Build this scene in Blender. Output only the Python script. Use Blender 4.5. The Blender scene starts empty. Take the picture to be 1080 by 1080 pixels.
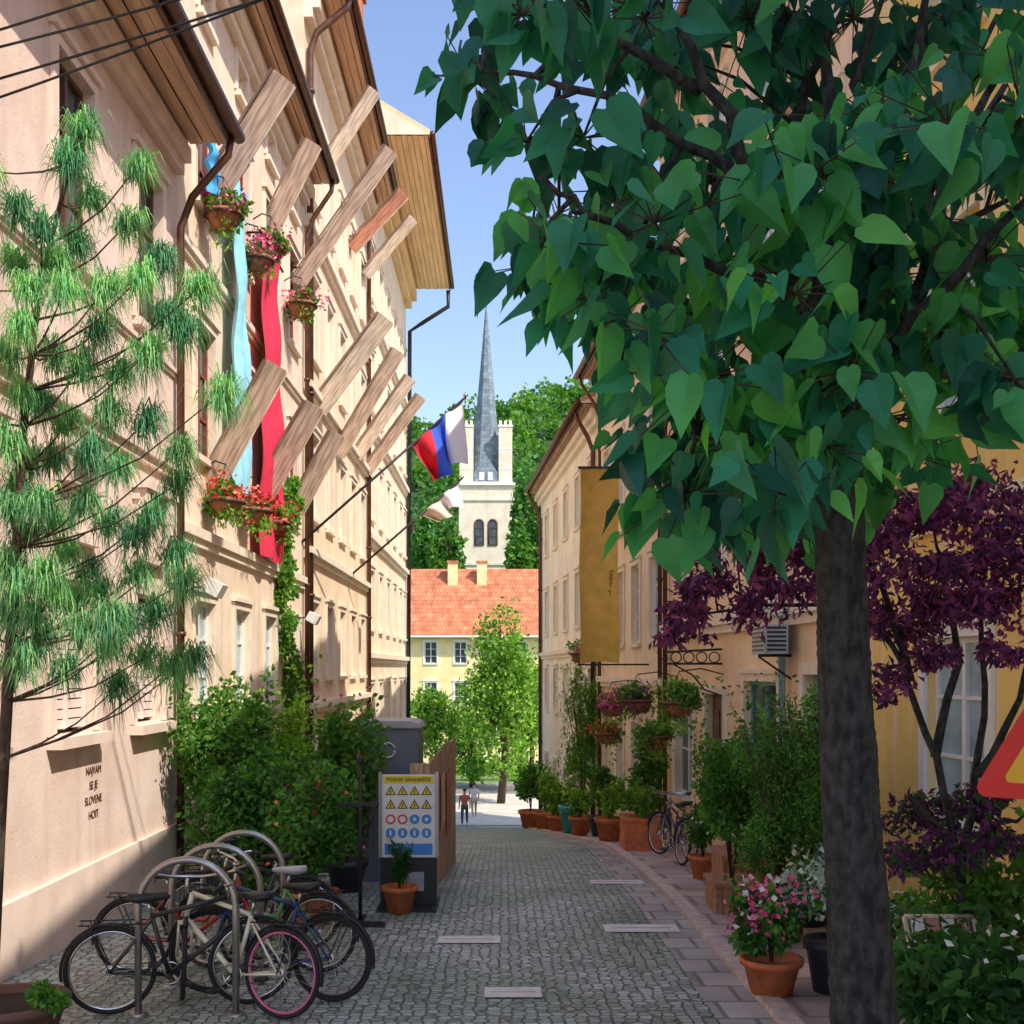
import bpy, math, random
import numpy as np
from mathutils import Matrix, Vector
random.seed(7); rng=np.random.default_rng(7)
F=1200.0; CZ=2.6; VX=530; VY=705
def P(px,py,Y): return Vector(((px-VX)*Y/F, Y, CZ-(py-VY)*Y/F))
GP=[(-30,2.5),(0,2.55),(8.4,2.62),(14,2.82),(18,3.1),(22,3.45),(30,4.45),(40,5.7),(48,6.75),(54,7.45),(60,7.5)]
def G(Y):
    for (a,b),(c,d) in zip(GP,GP[1:]):
        if Y<=c: return CZ-(b+(d-b)*(max(Y,a)-a)/(c-a))
    return CZ-7.5
def RX(Y): return 4.3-0.0684*(Y-12)
def KX(Y): return 2.02 if Y<22 else 2.02-(Y-22)*0.042
LX=-4.3
# ------------------------------------------------------------ materials
MC={}
def newmat(name):
    m=bpy.data.materials.new(name); m.use_nodes=True
    return m,m.node_tree.nodes,m.node_tree.links,m.node_tree.nodes['Principled BSDF']
def c4(c): return (min(1,c[0]),min(1,c[1]),min(1,c[2]),1)
def plain(name,c,rough=.6,metal=0,var=.15,scale=6,bump=0.0):
    if name in MC: return MC[name]
    m,N,L,b=newmat(name)
    tc=N.new('ShaderNodeTexCoord'); no=N.new('ShaderNodeTexNoise'); no.inputs['Scale'].default_value=scale; no.inputs['Detail'].default_value=5
    L.new(tc.outputs['Object'],no.inputs['Vector'])
    r=N.new('ShaderNodeValToRGB'); r.color_ramp.elements[0].position=.3; r.color_ramp.elements[1].position=.7
    r.color_ramp.elements[0].color=c4([x*(1-var) for x in c]); r.color_ramp.elements[1].color=c4([min(1,x*(1+var)) for x in c])
    L.new(no.outputs['Fac'],r.inputs['Fac']); L.new(r.outputs['Color'],b.inputs['Base Color'])
    b.inputs['Roughness'].default_value=rough; b.inputs['Metallic'].default_value=metal
    if bump:
        bp=N.new('ShaderNodeBump'); bp.inputs['Strength'].default_value=bump; bp.inputs['Distance'].default_value=.01
        L.new(no.outputs['Fac'],bp.inputs['Height']); L.new(bp.outputs['Normal'],b.inputs['Normal'])
    MC[name]=m; return m
def stucco(name,c,dark=None,dirt=.5):
    if name in MC: return MC[name]
    m,N,L,b=newmat(name)
    dark=dark or [x*.6 for x in c]
    tc=N.new('ShaderNodeTexCoord')
    n1=N.new('ShaderNodeTexNoise'); n1.inputs['Scale'].default_value=.7; n1.inputs['Detail'].default_value=9; n1.inputs['Roughness'].default_value=.7
    L.new(tc.outputs['Object'],n1.inputs['Vector'])
    mp=N.new('ShaderNodeMapping'); mp.inputs['Scale'].default_value=(2.2,2.2,.22); L.new(tc.outputs['Object'],mp.inputs['Vector'])
    n2=N.new('ShaderNodeTexNoise'); n2.inputs['Scale'].default_value=1.6; n2.inputs['Detail'].default_value=7; L.new(mp.outputs['Vector'],n2.inputs['Vector'])
    n3=N.new('ShaderNodeTexNoise'); n3.inputs['Scale'].default_value=35; n3.inputs['Detail'].default_value=4; L.new(tc.outputs['Object'],n3.inputs['Vector'])
    r1=N.new('ShaderNodeValToRGB'); r1.color_ramp.elements[0].position=.38; r1.color_ramp.elements[1].position=.6
    r1.color_ramp.elements[0].color=c4([c[0]*.86,c[1]*.80,c[2]*.75]); r1.color_ramp.elements[1].color=c4(c); L.new(n1.outputs['Fac'],r1.inputs['Fac'])
    r2=N.new('ShaderNodeValToRGB'); r2.color_ramp.elements[0].position=.50; r2.color_ramp.elements[1].position=.74
    r2.color_ramp.elements[0].color=(0,0,0,1); r2.color_ramp.elements[1].color=(dirt,dirt,dirt,1); L.new(n2.outputs['Fac'],r2.inputs['Fac'])
    mx=N.new('ShaderNodeMixRGB'); mx.inputs[2].default_value=c4(dark); L.new(r2.outputs['Color'],mx.inputs[0]); L.new(r1.outputs['Color'],mx.inputs[1])
    L.new(mx.outputs[0],b.inputs['Base Color']); b.inputs['Roughness'].default_value=.9
    bp=N.new('ShaderNodeBump'); bp.inputs['Strength'].default_value=.4; bp.inputs['Distance'].default_value=.012
    L.new(n3.outputs['Fac'],bp.inputs['Height']); L.new(bp.outputs['Normal'],b.inputs['Normal'])
    MC[name]=m; return m
def leafmat(name,c,tr=.35,rough=.55,k=1.25):
    if name in MC: return MC[name]
    c=[x*k for x in c]
    m,N,L,b=newmat(name)
    tc=N.new('ShaderNodeTexCoord'); no=N.new('ShaderNodeTexNoise'); no.inputs['Scale'].default_value=2.2; no.inputs['Detail'].default_value=3
    L.new(tc.outputs['Object'],no.inputs['Vector'])
    r=N.new('ShaderNodeValToRGB'); r.color_ramp.elements[0].position=.35; r.color_ramp.elements[1].position=.65
    r.color_ramp.elements[0].color=c4([x*.65 for x in c]); r.color_ramp.elements[1].color=c4([x*1.25 for x in c])
    L.new(no.outputs['Fac'],r.inputs['Fac']); L.new(r.outputs['Color'],b.inputs['Base Color']); b.inputs['Roughness'].default_value=rough
    b.inputs['Specular IOR Level'].default_value=.3
    t=N.new('ShaderNodeBsdfTranslucent'); mm=N.new('ShaderNodeMixRGB'); mm.blend_type='MULTIPLY'; mm.inputs[0].default_value=1; mm.inputs[2].default_value=(1.6,2.0,.8,1)
    L.new(r.outputs['Color'],mm.inputs[1]); L.new(mm.outputs[0],t.inputs['Color'])
    ms=N.new('ShaderNodeMixShader'); ms.inputs[0].default_value=tr
    L.new(b.outputs[0],ms.inputs[1]); L.new(t.outputs[0],ms.inputs[2]); L.new(ms.outputs[0],N['Material Output'].inputs['Surface'])
    MC[name]=m; return m
def cobble(name,c,scale=10.5,joint=(.10,.115,.085)):
    m,N,L,b=newmat(name)
    tc=N.new('ShaderNodeTexCoord'); mp=N.new('ShaderNodeMapping'); mp.inputs['Scale'].default_value=(1,1.15,0); L.new(tc.outputs['Object'],mp.inputs['Vector'])
    v=N.new('ShaderNodeTexVoronoi'); v.feature='DISTANCE_TO_EDGE'; v.inputs['Scale'].default_value=scale; v.inputs['Randomness'].default_value=.5
    v2=N.new('ShaderNodeTexVoronoi'); v2.inputs['Scale'].default_value=scale; v2.inputs['Randomness'].default_value=.5
    L.new(mp.outputs['Vector'],v.inputs['Vector']); L.new(mp.outputs['Vector'],v2.inputs['Vector'])
    r=N.new('ShaderNodeValToRGB'); r.color_ramp.elements[0].position=.02; r.color_ramp.elements[1].position=.12
    L.new(v.outputs['Distance'],r.inputs['Fac'])
    bw=N.new('ShaderNodeSeparateColor'); L.new(v2.outputs['Color'],bw.inputs[0])
    cr=N.new('ShaderNodeValToRGB'); cr.color_ramp.elements[0].color=c4([x*.66 for x in c]); cr.color_ramp.elements[1].color=c4([x*1.35 for x in c])
    L.new(bw.outputs[0],cr.inputs['Fac'])
    no=N.new('ShaderNodeTexNoise'); no.inputs['Scale'].default_value=.6; no.inputs['Detail'].default_value=8; L.new(tc.outputs['Object'],no.inputs['Vector'])
    rr=N.new('ShaderNodeValToRGB'); rr.color_ramp.elements[0].position=.38; rr.color_ramp.elements[0].color=(.56,.68,.56,1); rr.color_ramp.elements[1].position=.62; rr.color_ramp.elements[1].color=(1.1,1.08,1.05,1)
    L.new(no.outputs['Fac'],rr.inputs['Fac'])
    mu=N.new('ShaderNodeMixRGB'); mu.blend_type='MULTIPLY'; mu.inputs[0].default_value=1; L.new(cr.outputs['Color'],mu.inputs[1]); L.new(rr.outputs['Color'],mu.inputs[2])
    mx=N.new('ShaderNodeMixRGB'); mx.inputs[1].default_value=c4(joint); L.new(r.outputs['Color'],mx.inputs[0]); L.new(mu.outputs[0],mx.inputs[2])
    L.new(mx.outputs[0],b.inputs['Base Color']); b.inputs['Roughness'].default_value=.45
    bp=N.new('ShaderNodeBump'); bp.inputs['Strength'].default_value=.8; bp.inputs['Distance'].default_value=.02
    L.new(r.outputs['Color'],bp.inputs['Height']); L.new(bp.outputs['Normal'],b.inputs['Normal'])
    MC[name]=m; return m
def bricky(name,c,mortar,bw,bh,vec=(1,1,1),rough=.8,axis='xy'):
    m,N,L,b=newmat(name)
    tc=N.new('ShaderNodeTexCoord'); sp=N.new('ShaderNodeSeparateXYZ'); cb=N.new('ShaderNodeCombineXYZ'); L.new(tc.outputs['Object'],sp.inputs[0])
    ix={'x':0,'y':1,'z':2}; L.new(sp.outputs[ix[axis[0]]],cb.inputs[0]); L.new(sp.outputs[ix[axis[1]]],cb.inputs[1])
    br=N.new('ShaderNodeTexBrick'); br.inputs['Scale'].default_value=1; br.inputs['Brick Width'].default_value=bw; br.inputs['Row Height'].default_value=bh; br.inputs['Mortar Size'].default_value=min(bw,bh)*.05
    br.inputs['Color1'].default_value=c4([x*.8 for x in c]); br.inputs['Color2'].default_value=c4([x*1.2 for x in c]); br.inputs['Mortar'].default_value=c4(mortar)
    L.new(cb.outputs[0],br.inputs['Vector'])
    no=N.new('ShaderNodeTexNoise'); no.inputs['Scale'].default_value=1.3; no.inputs['Detail'].default_value=6; L.new(tc.outputs['Object'],no.inputs['Vector'])
    rr=N.new('ShaderNodeValToRGB'); rr.color_ramp.elements[0].position=.3; rr.color_ramp.elements[0].color=(.62,.62,.62,1); rr.color_ramp.elements[1].position=.7; rr.color_ramp.elements[1].color=(1.1,1.1,1.1,1)
    L.new(no.outputs['Fac'],rr.inputs['Fac'])
    mu=N.new('ShaderNodeMixRGB'); mu.blend_type='MULTIPLY'; mu.inputs[0].default_value=1; L.new(br.outputs['Color'],mu.inputs[1]); L.new(rr.outputs['Color'],mu.inputs[2])
    L.new(mu.outputs[0],b.inputs['Base Color']); b.inputs['Roughness'].default_value=rough
    bp=N.new('ShaderNodeBump'); bp.inputs['Strength'].default_value=.5; bp.inputs['Distance'].default_value=.02; bp.invert=True
    L.new(br.outputs['Fac'],bp.inputs['Height']); L.new(bp.outputs['Normal'],b.inputs['Normal'])
    MC[name]=m; return m
def wood(name,c,var=.35,sc=(12,12,1.2),bump=0,dist=.02,rough=.75):
    if name in MC: return MC[name]
    m,N,L,b=newmat(name)
    tc=N.new('ShaderNodeTexCoord'); mp=N.new('ShaderNodeMapping'); mp.inputs['Scale'].default_value=sc; L.new(tc.outputs['Object'],mp.inputs['Vector'])
    no=N.new('ShaderNodeTexNoise'); no.inputs['Scale'].default_value=2; no.inputs['Detail'].default_value=8; L.new(mp.outputs['Vector'],no.inputs['Vector'])
    r=N.new('ShaderNodeValToRGB'); r.color_ramp.elements[0].position=.36; r.color_ramp.elements[1].position=.64
    r.color_ramp.elements[0].color=c4([x*(1-var) for x in c]); r.color_ramp.elements[1].color=c4([x*(1+var) for x in c])
    L.new(no.outputs['Fac'],r.inputs['Fac']); L.new(r.outputs['Color'],b.inputs['Base Color']); b.inputs['Roughness'].default_value=rough
    if bump:
        bp=N.new('ShaderNodeBump'); bp.inputs['Strength'].default_value=bump; bp.inputs['Distance'].default_value=dist
        L.new(no.outputs['Fac'],bp.inputs['Height']); L.new(bp.outputs['Normal'],b.inputs['Normal'])
    MC[name]=m; return m

M_glass=plain('window_glass',(.05,.07,.08),.12,0,.6,1.5)
M_glassb=plain('window_glass_blue',(.32,.46,.52),.15,0,.35,2)
M_white=plain('white_paint',(.82,.80,.76),.5,0,.06)
M_cream=plain('cream_trim',(.86,.74,.58),.8,0,.1,3,.2)
M_brown=plain('brown_paint',(.13,.06,.035),.5,0,.3)
M_dkmetal=plain('dark_metal',(.03,.028,.03),.45,.4,.3)
M_copper=plain('brown_pipe',(.13,.06,.035),.45,.5,.3)
M_steel=plain('brushed_steel',(.42,.40,.38),.35,.9,.1)
M_tyre=plain('tyre_rubber',(.018,.018,.02),.8)
M_chrome=plain('chrome',(.6,.6,.6),.22,1,.05)
M_terra=plain('terracotta',(.58,.17,.06),.8,0,.25,9,.2)
M_soil=plain('soil',(.035,.022,.014),.95)
M_black=plain('black_plastic',(.018,.018,.02),.45)
M_bark=wood('dark_bark',(.040,.038,.036),.6,(13,13,7),1.0,.04,.95)
M_twig=plain('twig_bark',(.075,.045,.03),.9,0,.4,20,.4)
M_tiles=bricky('orange_roof_tiles',(.68,.22,.10),(.28,.09,.04),.28,.36)
M_tilesd=bricky('brown_roof_tiles',(.34,.14,.08),(.12,.05,.03),.28,.36)
M_soffit=wood('soffit_boards',(.66,.42,.26),.22,(5,.35,5))
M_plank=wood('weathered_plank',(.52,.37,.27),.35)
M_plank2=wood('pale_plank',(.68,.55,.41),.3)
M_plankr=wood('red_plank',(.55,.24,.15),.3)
M_plankd=wood('plank_shaded_side',(.26,.16,.11),.35)  # darker copy of the plank wood, shade put into its colour
# ------------------------------------------------------------ mesh builder
WM={}
class MB:
    def __init__(s): s.v=[];s.f=[];s.mi=[];s.sm=[];s.mats=[]
    def mat(s,m):
        if m not in s.mats: s.mats.append(m)
        return s.mats.index(m)
    def add(s,vs,fs,m,smooth=False):
        o=len(s.v); k=s.mat(m); s.v.extend([tuple(x) for x in vs])
        for q in fs: s.f.append(tuple(i+o for i in q)); s.mi.append(k); s.sm.append(smooth)
    def quad(s,a,b,c,d,m): s.add([a,b,c,d],[(0,1,2,3)],m)
    def box(s,x0,x1,y0,y1,z0,z1,m,M=None,bev=0):
        vs=[Vector((x,y,z)) for z in (z0,z1) for y in (y0,y1) for x in (x0,x1)]
        if M is not None: vs=[M@q for q in vs]
        s.add(vs,[(0,1,3,2),(4,6,7,5),(0,4,5,1),(2,3,7,6),(0,2,6,4),(1,5,7,3)],m)
    def tube(s,pts,r,m,n=8,caps=True):
        pts=[Vector(p) for p in pts]; rs=r if isinstance(r,(list,tuple)) else [r]*len(pts)
        vs=[];prev=None
        for i,p in enumerate(pts):
            t=(pts[min(i+1,len(pts)-1)]-pts[max(i-1,0)])
            if t.length<1e-9: t=Vector((0,0,1))
            t.normalize()
            if prev is None: a=t.orthogonal().normalized()
            else:
                a=(prev-t*prev.dot(t)); a=a.normalized() if a.length>1e-6 else t.orthogonal().normalized()
            prev=a; b=t.cross(a)
            for k in range(n):
                an=2*math.pi*k/n; vs.append(p+(a*math.cos(an)+b*math.sin(an))*rs[i])
        fs=[]
        for i in range(len(pts)-1):
            for k in range(n):
                fs.append((i*n+k,i*n+(k+1)%n,(i+1)*n+(k+1)%n,(i+1)*n+k))
        if caps: fs.append(tuple(range(n))[::-1]); fs.append(tuple((len(pts)-1)*n+k for k in range(n)))
        s.add(vs,fs,m,True)
    def ring(s,c,R,r,m,M=None,n=36,k=8,a0=0,a1=2*math.pi,sq=1):
        full=abs(a1-a0-2*math.pi)<1e-6; cnt=n if full else n+1
        vs=[];
        for i in range(cnt):
            a=a0+(a1-a0)*i/n
            for j in range(k):
                b=2*math.pi*j/k; rr=R+r*math.cos(b)
                q=Vector((c[0]+rr*math.cos(a),c[1]+r*sq*math.sin(b),c[2]+rr*math.sin(a))); vs.append(M@q if M is not None else q)
        fs=[]
        for i in range(n):
            i2=(i+1)%cnt
            for j in range(k): fs.append((i*k+j,i*k+(j+1)%k,i2*k+(j+1)%k,i2*k+j))
        s.add(vs,fs,m,True)
    def lathe(s,c,prof,m,n=20,sx=1,sy=1):
        vs=[(c[0]+r*sx*math.cos(2*math.pi*k/n),c[1]+r*sy*math.sin(2*math.pi*k/n),c[2]+z) for r,z in prof for k in range(n)]
        fs=[(i*n+k,i*n+(k+1)%n,(i+1)*n+(k+1)%n,(i+1)*n+k) for i in range(len(prof)-1) for k in range(n)]
        s.add(vs,fs,m,True)
    def leaves(s,pts,size,mats,down=.3,aspect=.5,flat=0.0):
        pts=np.asarray(pts,float); n=len(pts)
        if n==0: return
        sz=size*rng.uniform(.6,1.3,n)[:,None]
        t=rng.normal(size=(n,3)); t[:,2]-=down*2; t/=np.linalg.norm(t,axis=1)[:,None]
        u=rng.normal(size=(n,3)); u[:,2]+=flat; w=np.cross(t,u); w/=np.linalg.norm(w,axis=1)[:,None]; nn=np.cross(w,t)
        a=pts; b=pts+t*sz*.5+w*sz*aspect*.5+nn*sz*.12; c=pts+t*sz; d=pts+t*sz*.5-w*sz*aspect*.5+nn*sz*.12
        V=np.stack([a,b,c,d],1).reshape(-1,3)
        o=len(s.v); s.v.extend(map(tuple,V.tolist()))
        ks=[s.mat(m) for m in mats]; ch=rng.integers(0,len(ks),n)
        for i in range(n): s.f.append((o+4*i,o+4*i+1,o+4*i+2,o+4*i+3)); s.mi.append(ks[ch[i]]); s.sm.append(False)
    def mesh(s,name):
        me=bpy.data.meshes.new(name); me.from_pydata(s.v,[],s.f)
        for m in s.mats: me.materials.append(m)
        me.polygons.foreach_set('material_index',s.mi); me.polygons.foreach_set('use_smooth',s.sm); me.update()
        return me
    def obj(s,name,parent=None,W=None,**kw): return mkobj(name,s.mesh(name),parent,W,**kw)
def mkobj(name,data,parent=None,W=None,label=None,cat=None,kind=None,group=None):
    o=bpy.data.objects.new(name,data); bpy.context.scene.collection.objects.link(o)
    W=W or Matrix.Identity(4); WM[o.name]=W.copy()
    if parent is not None:
        o.parent=parent; o.matrix_parent_inverse=WM[parent.name].inverted()
    o.matrix_basis=W
    if label: o['label']=label
    if cat: o['category']=cat
    if kind: o['kind']=kind
    if group: o['group']=group
    return o
def thing(name,label,cat,loc,group=None,W=None):
    W=W or Matrix.Translation(Vector(loc))
    o=mkobj(name,None,None,W,label=label,cat=cat,group=group); o.empty_display_size=.2; return o
def textmesh(body,size,mat,W,parent,name='lettering',align='CENTER',ext=0.002,shear=0):
    cu=bpy.data.curves.new('t','FONT'); cu.body=body; cu.size=size; cu.align_x=align; cu.align_y='CENTER'; cu.extrude=ext; cu.shear=shear
    o=bpy.data.objects.new('t',cu); bpy.context.scene.collection.objects.link(o); bpy.context.view_layer.update()
    me=bpy.data.meshes.new_from_object(o); me.name=name; me.materials.clear(); me.materials.append(mat)
    bpy.data.objects.remove(o); return mkobj(name,me,parent,W)
def basis(x,y,z,o):
    M=Matrix.Identity(4)
    for i in range(3): M[i][0]=x[i];M[i][1]=y[i];M[i][2]=z[i];M[i][3]=o[i]
    return M
def lumps(c,r,n,k=8,seed=None,lr=.45,tight=(.6,1.05)):
    c=np.array(c,float); r=np.array(r,float)
    d=rng.normal(size=(k,3)); d/=np.linalg.norm(d,axis=1)[:,None]
    cs=c+d*r*rng.uniform(.25,.78,(k,1)); R=r.mean()*lr*rng.uniform(.55,1.3,k)
    ch=rng.integers(0,k,n); e=rng.normal(size=(n,3)); e/=np.linalg.norm(e,axis=1)[:,None]
    return cs[ch]+e*(R[ch][:,None])*rng.uniform(tight[0],tight[1],(n,1))*(r/r.mean())
GR=[leafmat('leaf_green_dark',(.028,.085,.02)),leafmat('leaf_green_mid',(.05,.15,.03)),leafmat('leaf_green_light',(.10,.24,.04))]
GY=[leafmat('leaf_lime_dark',(.08,.17,.02)),leafmat('leaf_lime_mid',(.14,.27,.03)),leafmat('leaf_lime_light',(.24,.38,.05))]
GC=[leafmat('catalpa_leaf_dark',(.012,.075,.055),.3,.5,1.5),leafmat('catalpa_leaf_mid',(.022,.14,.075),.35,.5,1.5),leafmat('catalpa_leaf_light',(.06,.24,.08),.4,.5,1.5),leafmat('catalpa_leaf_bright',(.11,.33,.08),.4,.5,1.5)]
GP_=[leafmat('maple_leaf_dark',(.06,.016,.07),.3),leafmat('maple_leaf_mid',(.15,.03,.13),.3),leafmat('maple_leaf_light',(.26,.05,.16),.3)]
GN=[leafmat('needle_dark',(.05,.19,.10),.2),leafmat('needle_mid',(.10,.30,.12),.2),leafmat('needle_light',(.24,.44,.15),.2)]
GS=[leafmat('silver_leaf',(.42,.48,.46),.2),leafmat('silver_leaf_pale',(.6,.64,.62),.2)]
PINK=[plain('pink_petal',(.85,.16,.32),.5),plain('magenta_petal',(.75,.05,.22),.5)]
RED=[plain('red_petal',(.75,.03,.03),.5),plain('coral_petal',(.85,.18,.10),.5)]
WHT=[plain('white_petal',(.85,.85,.83),.5)]
# ------------------------------------------------------------ world, sun, camera
sc=bpy.context.scene
w=bpy.data.worlds.new('World'); sc.world=w; w.use_nodes=True
N=w.node_tree.nodes; L=w.node_tree.links
sk=N.new('ShaderNodeTexSky'); sk.sky_type='NISHITA'; sk.sun_disc=False
EL=math.radians(49); AZ=math.radians(129)
sk.sun_elevation=EL; sk.sun_rotation=AZ; sk.ozone_density=2.5; sk.air_density=1.3; sk.dust_density=1.2
mu=N.new('ShaderNodeMixRGB'); mu.blend_type='MULTIPLY'; mu.inputs[0].default_value=1; mu.inputs[2].default_value=(1.6,1.52,1.65,1)
L.new(sk.outputs[0],mu.inputs[1]); L.new(mu.outputs[0],N['Background'].inputs['Color']); N['Background'].inputs['Strength'].default_value=.15
sd=bpy.data.lights.new('sun','SUN'); sd.energy=5.0; sd.angle=math.radians(.5); sd.color=(1,.92,.80)
so=bpy.data.objects.new('sun',sd); sc.collection.objects.link(so)
dirv=Vector((math.sin(AZ)*math.cos(EL),math.cos(AZ)*math.cos(EL),math.sin(EL)))
so.rotation_euler=(dirv).to_track_quat('Z','Y').to_euler(); so.location=(10,-10,30)
cd=bpy.data.cameras.new('camera'); cam=bpy.data.objects.new('camera',cd); sc.collection.objects.link(cam); sc.camera=cam
cam.location=(0,0,CZ); cam.rotation_euler=(math.radians(90),0,0); cd.sensor_width=36; cd.lens=40; cd.shift_y=(VY-540)/1080; cd.shift_x=(540-VX)/1080
cd.clip_end=3000; cd.clip_start=.1
sc.view_settings.view_transform='Standard'; sc.view_settings.look='None'; sc.view_settings.exposure=0
# ------------------------------------------------------------ ground
YS=[-40,0,4,8.4,11,14,16,18,20,22,26,30,35,40,44,48,51,54,57,60,75]
M_cob=cobble('cobblestone',(.40,.45,.44)); M_grass=plain('grass',(.14,.24,.05),.9,0,.4,3,.5)
mb=MB()
ge=plain('earth',(.25,.23,.19),.95,0,.3,1.5,.3)
for a,b in zip(YS,YS[1:]): mb.quad((-14,a,G(a)),(14,a,G(a)),(14,b,G(b)),(-14,b,G(b)),ge)
zf=G(99)
mb.quad((-14,75,zf),(14,75,zf),(14,1500,zf),(-14,1500,zf),M_grass)
for sx in (-1,1):
    for a,b in zip(YS,YS[1:]): mb.quad((14*sx,a,G(a)),(14*sx,b,G(b)),(1500*sx,b,G(b)),(1500*sx,a,G(a)),ge)
    mb.quad((14*sx,75,zf),(14*sx,1500,zf),(1500*sx,1500,zf),(1500*sx,75,zf),M_grass)
mb.obj('ground',kind='structure')
mb=MB()
for a,b in zip(YS,YS[1:]):
    if a>=54: break
    e=.004; mb.quad((LX,a,G(a)+e),(KX(a),a,G(a)+e),(KX(b),b,G(b)+e),(LX,b,G(b)+e),M_cob)
mb.obj('road',kind='structure')
mb=MB(); M_bright=plain('pale_gravel',(.6,.55,.46),.9,0,.15,1)
mb.quad((-12,54,zf+.075),(12,54,zf+.075),(12,68,zf+.01),(-12,68,zf+.01),M_bright); mb.obj('square',kind='structure')
mb=MB(); M_pav=bricky('pavement_slabs',(.52,.40,.36),(.30,.23,.21),.9,.6)
for a,b in zip(YS,YS[1:]):
    if a>=50: break
    e=.05; k=.16
    mb.quad((KX(a)+k,a,G(a)+e),(RX(a)+.3,a,G(a)+e),(RX(b)+.3,b,G(b)+e),(KX(b)+k,b,G(b)+e),M_pav)
mb.obj('pavement',kind='structure')
mb=MB(); M_kerb=plain('kerb_granite',(.58,.46,.41),.7,0,.25,8,.2)
y=2.0
while y<50:
    y2=y+.96; x0=KX(y);x1=KX(y2)
    vs=[(x0,y,G(y)-.1),(x0+.16,y,G(y)-.1),(x0+.16,y,G(y)+.062),(x0,y,G(y)+.062),(x1,y2,G(y2)-.1),(x1+.16,y2,G(y2)-.1),(x1+.16,y2,G(y2)+.062),(x1,y2,G(y2)+.062)]
    mb.add(vs,[(0,1,2,3),(4,7,6,5),(3,2,6,7),(0,3,7,4),(1,5,6,2)],M_kerb)
    y+=.975
mb.obj('kerb',kind='structure')
mb=MB(); M_gut=bricky('gutter_setts',(.46,.42,.39),(.24,.22,.20),.42,.5)
for a,b in zip(YS,YS[1:]):
    if a>=50: break
    mb.quad((KX(a)-.42,a,G(a)+.008),(KX(a)-.003,a,G(a)+.008),(KX(b)-.003,b,G(b)+.008),(KX(b)-.42,b,G(b)+.008),M_gut)
mb.obj('gutter_strip',kind='structure')
M_slab=plain('pale_stone_slab',(.74,.72,.68),.7,0,.12,5,.1)
for (px,py,wp,Yl) in [(495,992,66,.36),(541,1048,60,.34),(676,980,78,.42),(650,931,56,.45)]:
    Y=10
    for _ in range(40): Y=(CZ-G(Y))*F/(py-VY)
    X=(px-VX)*Y/F; hw=wp*Y/F/2
    if X+hw>KX(Y)-.05: X=KX(Y)-.05-hw
    mb=MB(); z=lambda yy:G(yy)+.014
    mb.add([(X-hw,Y-Yl/2,z(Y-Yl/2)),(X+hw,Y-Yl/2,z(Y-Yl/2)),(X+hw,Y+Yl/2,z(Y+Yl/2)),(X-hw,Y+Yl/2,z(Y+Yl/2))],[(0,1,2,3)],M_slab)
    yy=Y; mb.box(X-hw*.8,X+hw*.8,yy-.008,yy+.008,z(yy),z(yy)+.004,M_steel)
    mb.obj('drain_cover',label='pale rectangular stone drain slab set in the cobbles',cat='drain cover',group='drain slabs in the road')
# ------------------------------------------------------------ facade tools
def window(parent,W,w,h,style='w',glass=None,trim=None,sill=True,bars=2,name='window',frame=None,curtain=None):
    glass=glass or M_glass; fm=frame or M_white; trim=trim or M_cream
    m=MB(); t=.055
    m.box(-w/2,-w/2+t,-.14,-.08,0,h,fm); m.box(w/2-t,w/2,-.14,-.08,0,h,fm)
    m.box(-w/2+t,w/2-t,-.14,-.08,0,t,fm); m.box(-w/2+t,w/2-t,-.14,-.08,h-t,h,fm)
    m.box(-.035,.035,-.135,-.072,t,h-t,fm)
    for i in range(bars):
        zz=h*(i+1)/(bars+1)
        for sx in (-1,1):
            x0,x1=sorted((sx*.035,sx*(w/2-t))); m.box(x0,x1,-.13,-.085,zz-.018,zz+.018,fm)
    o=m.obj(name,parent,W)
    g=MB(); g.quad((-w/2+t,-.115,t),(w/2-t,-.115,t),(w/2-t,-.115,h-t),(-w/2+t,-.115,h-t),glass); g.obj('glass',o,W)
    if sill:
        q=MB(); q.box(-w/2-.1,w/2+.1,-.05,.1,-.09,-.002,trim)
        q.box(-w/2-.13,-w/2-.003,.002,.045,0,h+.12,trim); q.box(w/2+.003,w/2+.13,.002,.045,0,h+.12,trim)
        q.box(-w/2-.002,w/2+.002,.002,.045,h+.003,h+.12,trim); q.box(-w/2-.17,w/2+.17,.002,.09,h+.123,h+.19,trim)
        q.obj('sill',o,W)
    return o
M_curt=plain('net_curtain_behind_glass',(.55,.55,.52),.2,0,.3,4)
def gl(b=False):
    r=random.random(); return M_curt if r<.22 else (M_glassb if (b or r<.4) else M_glass)
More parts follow.
